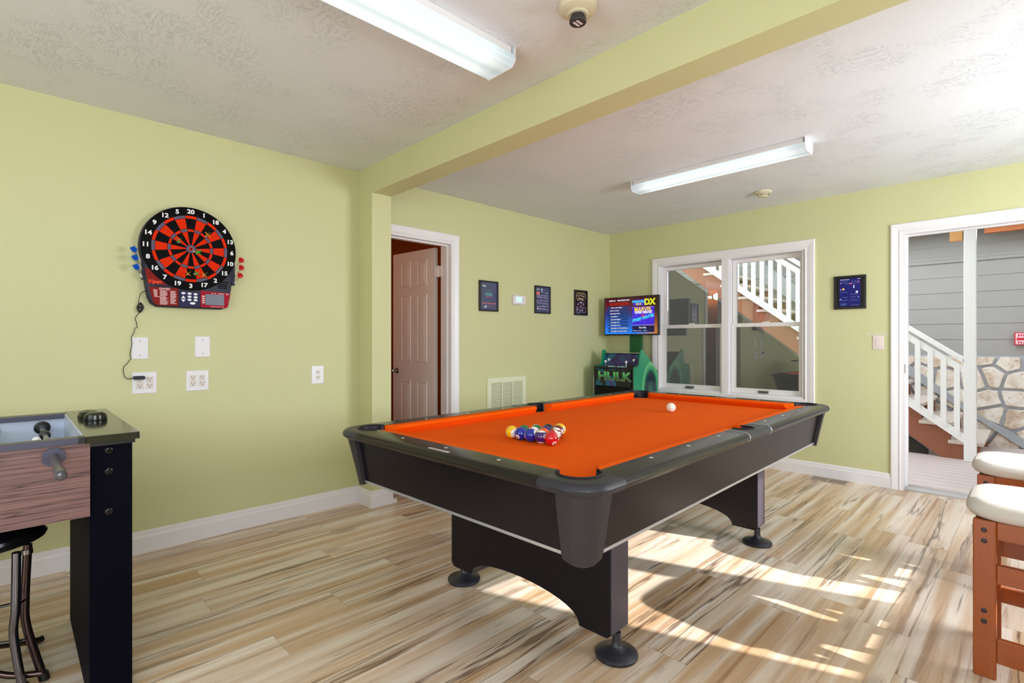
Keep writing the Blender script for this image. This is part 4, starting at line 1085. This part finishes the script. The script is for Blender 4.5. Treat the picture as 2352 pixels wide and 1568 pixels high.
ln = [(.14, .93, .48, .945), (.78, .945, .88, .96)]
ln2 = [(.2, .86, .42, .868), (.55, .87, .8, .878), (.25, .80, .82, .807), (.12, .50, .42, .507), (.5, .43, .8, .437), (.22, .33, .42, .337), (.52, .34, .72, .347), (.2, .23, .42, .237), (.52, .23, .8, .237), (.16, .10, .38, .112), (.16, .06, .36, .066), (.53, .06, .83, .066)]
picture(t, 'x', 1.235, 1.457, 1.740, .232, PD, [('white', [(.63, .64, .67, .74), (.72, .47, .80, .54)]+ln), ('sky', ln2+[(.12, .24, .19, .29), (.79, .32, .83, .36)]), ('gold', [(.22, .58, .30, .65)]), ('pink', [(.48, .78, .58, .82), (.8, .83, .85, .87)]), ('lilac', [(.14, .57, .17, .62), (.15, .8, .18, .85)])], .018, (.11, .03, .89, .97, PN))

# ------------------------------------------------------------------ floor register
t = thing('floor_register', 'beige metal floor register set in the planks below the baseboard', 'vent', (4.99, 1.255, 0))
m = MB()
for p, q in (((4.905, 1.105, .0), (4.918, 1.395, .004)), ((5.062, 1.105, .0), (5.076, 1.395, .004)), ((4.918, 1.105, 0), (5.062, 1.122, .004)), ((4.918, 1.378, 0), (5.062, 1.395, .004)), ((4.918, 1.244, 0), (5.062, 1.256, .004))): m.box(p, q)
m.build('frame', mat('register_beige', (196, 176, 160), .4), t)
m = MB(); y = 1.126
while y < 1.375:
    if not 1.240 < y < 1.256: m.box((4.918, y, .001), (5.062, y+.0035, .0038))
    y += .0105
m.build('louvres', mat('register_beige', (196, 176, 160), .4), t)
MB().box((4.918, 1.122, .0002), (5.062, 1.378, .0008)).build('duct_opening', mat('duct_black', (40, 22, 30), .8), t)
# ------------------------------------------------------------------ arcade cabinet
AC = thing('arcade_cabinet', 'black and green arcade cabinet standing in the room corner beside the window', 'arcade machine', (4.80, 3.14, 0))
CABK = mat('cabinet_black', (8, 7, 11), .45, spec=.2)
def make_side():
    t = NT('cabinet_green_art'); tc = t.add('ShaderNodeTexCoord'); sp = t.add('ShaderNodeSeparateXYZ'); t.ln(tc.outputs['Object'], sp.inputs[0])
    x = t.math('SUBTRACT', sp.outputs[0], .10); z = t.math('SUBTRACT', sp.outputs[2], .66)
    r = t.math('SQRT', t.math('ADD', t.math('POWER', t.math('MULTIPLY', x, 1.35), 2), t.math('POWER', t.math('MULTIPLY', z, .75), 2)))
    r = t.math('ADD', r, t.math('MULTIPLY', t.noise(t.coords(), 22, 3), .03))
    c = t.ramp(r, [(0, lin((40, 110, 90))), (.11, lin((18, 44, 64))), (.165, lin((20, 60, 66))), (.19, lin((34, 150, 104))), (.235, lin((120, 200, 140))), (.25, lin((22, 150, 104))), (1, lin((14, 120, 84)))])
    t.ln(c, t.b.inputs['Base Color']); t.b.inputs['Roughness'].default_value = .25
    return t.m
SIDEG = make_side()
prof = [(4.562, .02), (4.562, .918), (4.667, .932), (4.680, .960), (4.706, 1.075), (4.716, 1.095), (4.735, 1.095), (4.890, .985), (5.047, .862), (5.047, .02)]
MB().prism(prof, 'y', 2.898, 2.912).build('side_panel', [SIDEG], AC)
MB().prism(prof, 'y', 3.372, 3.386).build('side_panel', [SIDEG], AC)
MB().prism([(4.568, .02), (4.568, .900), (4.70, .900), (4.76, 1.052), (4.89, .978), (5.04, .855), (5.04, .02)], 'y', 2.912, 3.372).build('body', CABK, AC)
for y in (2.896, 3.370):
    MB().box((4.559, y, .02), (4.5625, y+.018, .918)).box((4.559, y, .917), (4.668, y+.018, .9205)).build('edge_moulding', BLACK, AC)
# control deck and sticks
MB().prism([(4.563, .898), (4.563, .912), (4.70, .916), (4.70, .902)], 'y', 2.912, 3.372).build('control_deck', mat('deck_dark', (30, 26, 30), .3), AC)
for k, (y, c) in enumerate(((3.28, (240, 240, 245)), (3.02, (240, 240, 245)))):
    j = MB().tube([(4.62, y, .914), (4.62, y, .958)], .004, 8).build('joystick', CHROME, AC, smooth=True)
    MB().sphere((4.62, y, .968), .014).build('joystick_ball', mat('ball_top_white', c, .3), j, smooth=True)
for k in range(12):
    y = 3.225-.024*(k % 4)-(0.115 if k >= 6 else 0); x = 4.605+.03*((k//4) % 2)
    MB().lathe([(.0105, 0), (.0105, .006), (.008, .008)], (x, y, .914), 'z', 14).build('button', mat('button_%d' % (k % 4), ((235, 240, 240), (70, 210, 190), (230, 240, 235), (120, 200, 215))[k % 4], .3), AC, smooth=True)
# upright board behind the controls, with dark art
def make_art(name, stops, sc=3, dist=1.2):
    t = NT(name); n = t.noise(t.coords(), sc, 3, .6, dist)
    t.ln(t.ramp(n, stops), t.b.inputs['Base Color']); t.b.inputs['Roughness'].default_value = .3; return t.m
ARTB = make_art('control_art', [(0, lin((16, 14, 20))), (.4, lin((30, 26, 34))), (.5, lin((60, 40, 110))), (.6, lin((20, 110, 130))), (1, lin((16, 14, 20)))])
MB().verts([(4.695, 2.914, .915), (4.695, 3.370, .915), (4.752, 3.370, 1.045), (4.752, 2.914, 1.045), (4.702, 2.914, .913), (4.702, 3.370, .913), (4.759, 3.370, 1.043), (4.759, 2.914, 1.043)], [(0, 1, 2, 3), (7, 6, 5, 4), (0, 4, 5, 1), (1, 5, 6, 2), (2, 6, 7, 3), (3, 7, 4, 0)]).build('back_board', ARTB, AC)
MB().tube([(4.742, 2.912, 1.058), (4.742, 3.372, 1.058)], .007, 10).build('top_rail', CHROME, AC, smooth=True)
for y in (2.985, 3.30):
    MB().lathe([(.014, 0), (.014, -.008), (.006, -.010)], (4.716, y, .985), 'x', 16).build('button', mat('button_0', (235, 240, 240), .3), AC)
# front artwork with the title lettering
ARTF = make_art('front_art', [(0, lin((70, 40, 130))), (.38, lin((70, 50, 140))), (.46, lin((20, 110, 140))), (.54, lin((14, 12, 20))), (1, lin((12, 10, 16)))], 4, .6)
FA = MB().box((4.558, 2.925, .715), (4.5625, 3.362, .892)).build('front_artwork', ARTF, AC)
def make_title():
    t = NT('title_green'); tc = t.add('ShaderNodeTexCoord'); sp = t.add('ShaderNodeSeparateXYZ'); t.ln(tc.outputs['Object'], sp.inputs[0])
    f = t.math('DIVIDE', t.math('SUBTRACT', sp.outputs[2], .765), .08)
    t.ln(t.ramp(f, [(0, lin((10, 40, 30))), (.45, lin((20, 110, 60))), (1, lin((70, 220, 120)))]), t.b.inputs['Base Color']); t.b.inputs['Roughness'].default_value = .4; return t.m
m = MB(); m.text('HULK', .125, (4.5570, 3.13, .812), FACE_X, sx=1.28, bold=.03); m.build('lettering', mat('title_outline', (190, 220, 150), .4), FA)
m = MB(); m.text('HULK', .125, (4.5555, 3.13, .8125), FACE_X, sx=1.28, bold=.008); m.build('lettering', make_title(), FA)
MB().box((4.93, 3.035, .86), (4.97, 3.177, 1.249)).build('screen_post', mat('post_green', (0, 92, 40), .35), AC)

TV = thing('television', 'wide flat screen showing a game menu, mounted on a green post above the arcade cabinet', 'screen', (4.87, 3.12, 1.25))
m = MB(); m.box((4.852, 2.777, 1.250), (4.89, 3.462, 1.674)); m.build('housing', BLACK, TV, bevel=.003)
MB().box((4.89, 3.04, 1.36), (4.93, 3.17, 1.56)).box((4.93, 3.04, 1.2495), (4.96, 3.17, 1.56)).build('mount_bracket', BLACK, TV)
def make_scr():
    t = NT('screen_picture'); tc = t.add('ShaderNodeTexCoord'); sp = t.add('ShaderNodeSeparateXYZ'); t.ln(tc.outputs['Object'], sp.inputs[0])
    v = t.math('DIVIDE', sp.outputs[2], .42); h = t.math('DIVIDE', t.math('SUBTRACT', .345, sp.outputs[1]), .69)
    n = t.noise(t.coords(), 9, 3)
    vv = t.math('ADD', v, t.math('MULTIPLY', t.math('SUBTRACT', n, .5), .25))
    a = t.ramp(vv, [(0, (.01, .22, .9)), (.25, (.01, .10, .55)), (.55, (.02, .03, .18)), (.8, (.10, .005, .012)), (1, (.05, .004, .01))])
    b = t.ramp(vv, [(0, (.5, .2, .04)), (.3, (.25, .07, .02)), (.6, (.04, .01, .01)), (1, (.02, .0, .0))])
    hh = t.ramp(h, [(0, (0, 0, 0)), (.6, (0, 0, 0)), (.95, (1, 1, 1)), (1, (1, 1, 1))])
    t.b.inputs['Base Color'].default_value = (0, 0, 0, 1); t.b.inputs['Roughness'].default_value = .15
    t.ln(t.mix(hh, a, b), t.b.inputs['Emission Color']); t.b.inputs['Emission Strength'].default_value = 1.0
    return t.m
S_ = MB().box((4.8495, 2.789, 1.266), (4.853, 3.450, 1.664)).build('screen', make_scr(), TV)
def em(name, c, s=1.0): return mat('lit_'+name, (0, 0, 0), .4, emit=(c, s))
def sb(u0, v0, u1, v1, c, name='picture_block', d=.0012):
    """block on the screen in unit coordinates (u to the reader's right, v up)"""
    ya, yb = 3.450-.661*u0, 3.450-.661*u1; za, zb = 1.266+.398*v0, 1.266+.398*v1
    return MB().box((4.8495-d, min(ya, yb), za), (4.8497, max(ya, yb), zb)).build(name, c, S_)
def st(body, u, v, size, c, sx=1, bold=.0, shear=0, rot=0, d=.0014):
    m = MB(); m.text(body, size, (4.8495-d, 3.450-.661*u, 1.266+.398*v), FACE_X, sx=sx, bold=bold, shear=shear, rot=rot); return m.build('lettering', c, S_)
TEAL, WH = em('teal', (10, 90, 140), .9), em('white', (235, 240, 255), 1)
for k in range(9): sb(.07, .055+.082*k, .46, .105+.082*k, em('row', (8, 60, 120), .8))
sb(.09, .80, .47, .875, em('selrow', (150, 24, 14), .9))
names = ['X-Men vs. Street Fighter', 'Marvel vs. Capcom', 'Marvel Super Heroes', 'Street Fighter 2', 'Super Street Fighter 2', 'Street Fighter Zero', 'Street Fighter Zero 2', 'Street Fighter 3: The World Warrior', 'Street Fighter 3: Champion Edition']
for k, nm in enumerate(names[::-1]):
    st(nm, .09+.0052*len(nm)+.02, .08+.082*k, .0165, WH, sx=.9, bold=.01)
st('GAME ON', .15, .93, .019, WH, bold=.02); st('MODE SELECTION', .37, .93, .019, WH, bold=.02)
sb(.545, .235, .945, .72, em('violet', (58, 30, 205), .95))
sb(.545, .235, .945, .242, em('lilac_line', (180, 160, 255), 1), d=.0016); sb(.545, .713, .945, .72, em('lilac_line', (180, 160, 255), 1), d=.0016)
rs = random.Random(5)
for k in range(16):
    u = .55+rs.uniform(0, .38); v = rs.uniform(.25, .5); sb(u, v, u+.004, v+rs.uniform(.06, .2), em('violet2', (130, 90, 245), 1), d=.0014)
st('MARVEL', .745, .65, .062, em('amber', (245, 200, 40), 1), sx=.95, bold=.03, d=.002)
st('SUPER HEROES', .745, .575, .036, WH, sx=.85, bold=.03, d=.002)
st('vs.', .745, .50, .045, em('red_t', (220, 40, 40), 1), bold=.03, d=.002)
st('STREET FIGHTER', .745, .42, .042, em('cyan', (60, 215, 235), 1), sx=.85, bold=.04, rot=.22, d=.002)
sb(.545, .045, .945, .215, em('panel_navy', (10, 8, 70), .9)); st('Free Play', .735, .165, .024, WH, bold=.01)
st('Character Select', .645, .085, .014, em('pale', (180, 190, 240), 1)); st('Back', .80, .085, .014, em('pale', (180, 190, 240), 1))
for u, c in ((.565, em('pale', (180, 190, 240), 1)), (.75, em('aqua', (60, 200, 180), 1))): sb(u, .075, u+.03, .098, c, d=.0016)
sb(.56, .765, .77, .925, em('badge', (70, 50, 190), .9)); st('PANDORA', .665, .87, .034, em('cyan', (60, 215, 235), 1), bold=.03, d=.002); st('BOX', .665, .80, .032, em('amber2', (220, 200, 90), 1), bold=.03, d=.002)
st('DX', .865, .845, .088, em('lime', (215, 225, 40), 1), sx=1.0, bold=.045, d=.003)
# power strip on the wall beside the cabinet
t = thing('power_strip', 'white power strip hanging on the wall with a looped white cord beside the arcade cabinet', 'power strip', (4.80, 3.55, .50))
m = MB(); m.prism(rr(4.772, .50, 4.818, .806, .02), 'y', 3.559, 3.525); m.build('body', mat('strip_white', (235, 235, 238), .35), t, bevel=.003)
MB().lathe([(.008, 0), (.008, -.004)], (4.795, 3.525, .77), 'y', 14).build('switch', mat('thermostat_button', (150, 140, 150), .5), t)
MB().tube(bez([(4.795, 3.54, .80), (4.797, 3.54, .835), (4.825, 3.54, .855), (4.86, 3.54, .82), (4.875, 3.54, .74), (4.885, 3.54, .60), (4.90, 3.54, .40)]), .0035, 8).build('cord', mat('strip_white', (235, 235, 238), .35), t, smooth=True)

# ------------------------------------------------------------------ ceiling fixtures
HOUS = mat('fixture_enamel', (232, 230, 232), .4)
def make_lens(s):
    t = NT('prismatic_lens_%d' % int(s*10)); v = t.coords()
    sp = t.add('ShaderNodeSeparateXYZ'); t.ln(v, sp.inputs[0])
    # two tubes glow through the lens: brighter bands along the length
    w = t.math('ABSOLUTE', sp.outputs[1]); band = t.math('ABSOLUTE', t.math('SUBTRACT', w, .045))
    f = t.ramp(band, [(0, (1, 1, 1)), (.012, (.95, 1, 1)), (.040, (.62, .74, .78)), (1, (.55, .66, .70))])
    e = t.ramp(t.math('ABSOLUTE', sp.outputs[0]), [(0, (1, 1, 1)), (.48, (1, 1, 1)), (.58, (.5, .55, .58)), (1, (.4, .45, .48))])
    t.b.inputs['Base Color'].default_value = (.35, .38, .38, 1); t.b.inputs['Roughness'].default_value = .25
    t.ln(t.mix(1.0, f, e, 'MULTIPLY'), t.b.inputs['Emission Color']); t.b.inputs['Emission Strength'].default_value = s
    return t.m
LENS = make_lens(.80)
def fixture(cx, cy, length, wd, rz, label, drop=.08, emit=True):
    t = thing('ceiling_light', label, 'ceiling light', (cx, cy, CH), rz, 'fluorescent ceiling lights')
    L2, w2 = length/2, wd/2
    m = MB(); m.box((-L2+.012, -w2+.008, -drop*.52), (L2-.012, w2-.008, 0)); m.build('housing', HOUS, t, local=True, bevel=.002)
    m = MB(); pr = [(-w2, -drop*.42), (-w2, -drop*.72), (-w2+.022, -drop), (w2-.022, -drop), (w2, -drop*.72), (w2, -drop*.42)]
    m.prism([(y, z) for y, z in pr], 'x', -L2, L2); m.build('lens', LENS, t, local=True, bevel=.002)
    for s_ in (1, -1): MB().prism([(-w2-.002, 0), (-w2-.002, -drop*.75), (-w2+.02, -drop-.002), (w2-.02, -drop-.002), (w2+.002, -drop*.75), (w2+.002, 0)], 'x', s_*L2, s_*(L2+.004)).build('end_plate', HOUS, t, local=True)
    return t
fixture(.935, 1.66, 1.22, .19, 0, 'fluorescent ceiling light above the near side of the room, its end pointing at the beam')
fixture(3.565, 1.62, 1.23, .15, PI/2, 'slim fluorescent ceiling light beyond the green beam')
# smoke detectors
t = thing('smoke_detector', 'cream smoke detector with a black round cover striped in white, near the ceiling beam', 'smoke detector', (1.515, 1.20, CH))
CRM = mat('aged_cream_plastic', (214, 206, 180), .45)
m = MB(); m.lathe([(.072, 0), (.072, -.010), (.066, -.028), (.050, -.036), (.034, -.038)], (1.515, 1.20, CH), 'z', 40); m.build('base', CRM, t, smooth=True)
m = MB(); m.lathe([(.038, -.036), (.040, -.042), (.036, -.046)], (1.515, 1.20, CH), 'z', 36); m.build('collar', CRM, t, smooth=True)
m = MB(); m.lathe([(.026, -.044), (.026, -.058), (.031, -.060), (.032, -.070), (.030, -.073), (.001, -.073)], (1.515, 1.20, CH), 'z', 36); m.build('cover', mat('detector_black', (52, 46, 48), .5), t, smooth=True)
m = MB()
for s_ in (1, -1):
    m.box((1.515-.016, 1.20+s_*.0075-.0042, CH-.0745), (1.515+.016, 1.20+s_*.0075+.0042, CH-.0728))
m.build('white_bars', mat('detector_bars', (214, 202, 204), .5), t)
t = thing('smoke_detector', 'small cream smoke detector beyond the slim ceiling light, over the deck doorway side', 'smoke detector', (4.535, 1.622, CH))
m = MB(); m.lathe([(.068, 0), (.068, -.012), (.060, -.018), (.042, -.020), (.042, -.040), (.036, -.046), (.001, -.047)], (4.535, 1.622, CH), 'z', 36); m.build('body', CRM, t, smooth=True)
m = MB()
for k in range(9):
    a = math.radians(180+k*14); x, y = 4.535+.0415*math.cos(a), 1.622+.0415*math.sin(a)
    m.box((x-.002, y-.002, CH-.038), (x+.002, y+.002, CH-.024))
m.build('vent_slots', mat('detector_slots', (110, 100, 80), .6), t)

# ------------------------------------------------------------------ cushioned oak stools
OAK = wood('honey_oak', (158, 76, 20), (108, 46, 10), (1, 6, .7), .33, .7, .3)
OAKH = wood('honey_oak_rail', (158, 76, 20), (108, 46, 10), (1, .7, 6), .33, .7, .3)
def make_fabric():
    t = NT('oatmeal_fabric'); v = t.coords()
    w = t.add('ShaderNodeTexWave', wave_type='BANDS', bands_direction='Z'); w.inputs['Scale'].default_value = 120; w.inputs['Distortion'].default_value = 2.5; t.ln(v, w.inputs['Vector'])
    w2 = t.add('ShaderNodeTexWave', wave_type='BANDS', bands_direction='Y'); w2.inputs['Scale'].default_value = 150; w2.inputs['Distortion'].default_value = 2; t.ln(v, w2.inputs['Vector'])
    h = t.math('ADD', w.outputs[1], w2.outputs[1])
    t.ln(t.mix(t.math('MULTIPLY', h, .28), lin((224, 218, 214)), lin((178, 166, 152))), t.b.inputs['Base Color'])
    t.b.inputs['Roughness'].default_value = .9; t.bump(h, .2, .001); return t.m
FAB = make_fabric(); PLUG = mat('dark_screw_plug', (44, 20, 16), .4)
def oak_stool(ox, oy, label, group):
    """near-left top corner of the frame at (ox, oy); the frame runs towards -Y and +X"""
    t = thing('oak_stool', label, 'stool', (ox+.18, oy-.24, 0), 0, group)
    H_, D_, W_ = .553, .36, .48
    def bx(x0, y0, z0, x1, y1, z1): return MB().box((ox+x0, oy-y1, z0), (ox+x1, oy-y0, z1))
    for x0 in (0, D_-.028):
        for y0 in (0, W_-.062):
            leg = bx(x0, y0, 0, x0+.028, y0+.062, H_).build('leg', OAK, t, bevel=.004)
            if x0 == 0:
                for z in (.519, .481, .235, .198):
                    MB().lathe([(.0085, 0), (.0085, -.0016), (.006, -.0022)], (ox, oy-y0-.030, z), 'x', 14).build('screw_plug', PLUG, leg)
        bx(x0+.003, .0625, .490, x0+.025, W_-.0625, H_-.001).build('top_rail', OAKH, t, bevel=.003)
        bx(x0+.004, .0625, .337, x0+.022, W_-.0625, .402).build('slat', OAKH, t, bevel=.002)
        bx(x0+.004, .0625, .155, x0+.022, W_-.0625, .215).build('slat', OAKH, t, bevel=.002) if x0 else bx(x0+.003, .0625, .060, x0+.024, W_-.0625, .146).build('bottom_rail', OAKH, t, bevel=.003)
    for y0 in (.004, W_-.026):
        bx(.0285, y0, .49, D_-.0285, y0+.022, H_-.001).build('side_rail', OAKH, t, bevel=.003)
        bx(.0285, y0, .18, D_-.0285, y0+.022, .24).build('side_rail', OAKH, t, bevel=.003)
    m = MB(); N = 26; hx, hy = D_/2+.022, W_/2+.026; cx, cy = ox+D_/2, oy-W_/2
    def sq(v): return math.copysign(abs(v)**.40, v) if v else 0
    rings = []
    for z, k in ((H_+.0005, .90), (H_+.010, .965), (H_+.026, 1.0), (H_+.040, .995), (H_+.053, .955), (H_+.062, .88)):
        rings.append([(cx+hx*k*sq(math.cos(2*PI*i/56)), cy+hy*k*sq(math.sin(2*PI*i/56)), z+(.006*abs(math.sin(2*PI*i/56))**2 if z > H_+.05 else 0)) for i in range(56)])
    for k, z in ((.74, .069), (.55, .068), (.34, .062), (.12, .058)):
        rings.append([(cx+hx*k*sq(math.cos(2*PI*i/56)), cy+hy*k*sq(math.sin(2*PI*i/56)), H_+z+.006*abs(math.sin(2*PI*i/56))**2*k) for i in range(56)])
    m.loft(rings); m.build('seat_cushion', FAB, t, smooth=True)
    return t
oak_stool(2.46, .166, 'oak stool with thick oatmeal cushion closest to the viewer, its slatted frame in full view', 'cushioned oak stools')
oak_stool(3.286, .206, 'oak stool with oatmeal cushion standing nearer the deck doorway', 'cushioned oak stools')

# ------------------------------------------------------------------ light
def area(name, loc, rot, sx, sy, power, col=(1, 1, 1)):
    l = bpy.data.lights.new(name, 'AREA'); l.shape = 'RECTANGLE'; l.size = sx; l.size_y = sy; l.energy = power; l.color = col
    o = bpy.data.objects.new(name, l); COL.objects.link(o); o.location = loc; o.rotation_euler = rot; return o
# area lamps added to brighten the room
# each fills an unseen window opening, standing in for daylight
for a, b in ((-1.4, .2), (2.78, 3.40), (3.52, 4.14)):
    area('window_fill', ((a+b)/2, Y0-.02, 1.5), (PI/2, 0, 0), b-a, 1.08, (24 if a < 0 else 50)*(b-a), (.86, .92, 1))
l = bpy.data.lights.new('sun', 'SUN'); l.energy = 9; l.angle = .012; l.color = (1, .97, .93)
o = bpy.data.objects.new('sun', l); COL.objects.link(o)
o.rotation_euler = Vector((-.681, 1.83, -1)).to_track_quat('-Z', 'Y').to_euler()
w_ = bpy.data.worlds.new('sky'); SC.world = w_; w_.use_nodes = True
bg = w_.node_tree.nodes['Background']; bg.inputs[0].default_value = (.87, .93, 1, 1); bg.inputs[1].default_value = 3.6

cam = bpy.data.cameras.new('camera'); cam.sensor_width = 36; cam.lens = 18.11; cam.clip_start = .05
co = bpy.data.objects.new('camera', cam); COL.objects.link(co)
co.location = (0, 0, 1.183); co.rotation_euler = (PI/2, 0, math.radians(45.665-90))
SC.camera = co
SC.view_settings.view_transform = 'Standard'; SC.view_settings.look = 'None'; SC.view_settings.gamma = 1; SC.view_settings.use_curve_mapping = False
SC.view_settings.exposure = .16
SC.cycles.use_denoising = True
SC.cycles.max_bounces = 8; SC.cycles.diffuse_bounces = 5; SC.cycles.use_adaptive_sampling = True; SC.cycles.adaptive_threshold = .015; SC.cycles.transparent_max_bounces = 12
SC.cycles.caustics_reflective = False; SC.cycles.caustics_refractive = False
SC.cycles.sample_clamp_indirect = 8
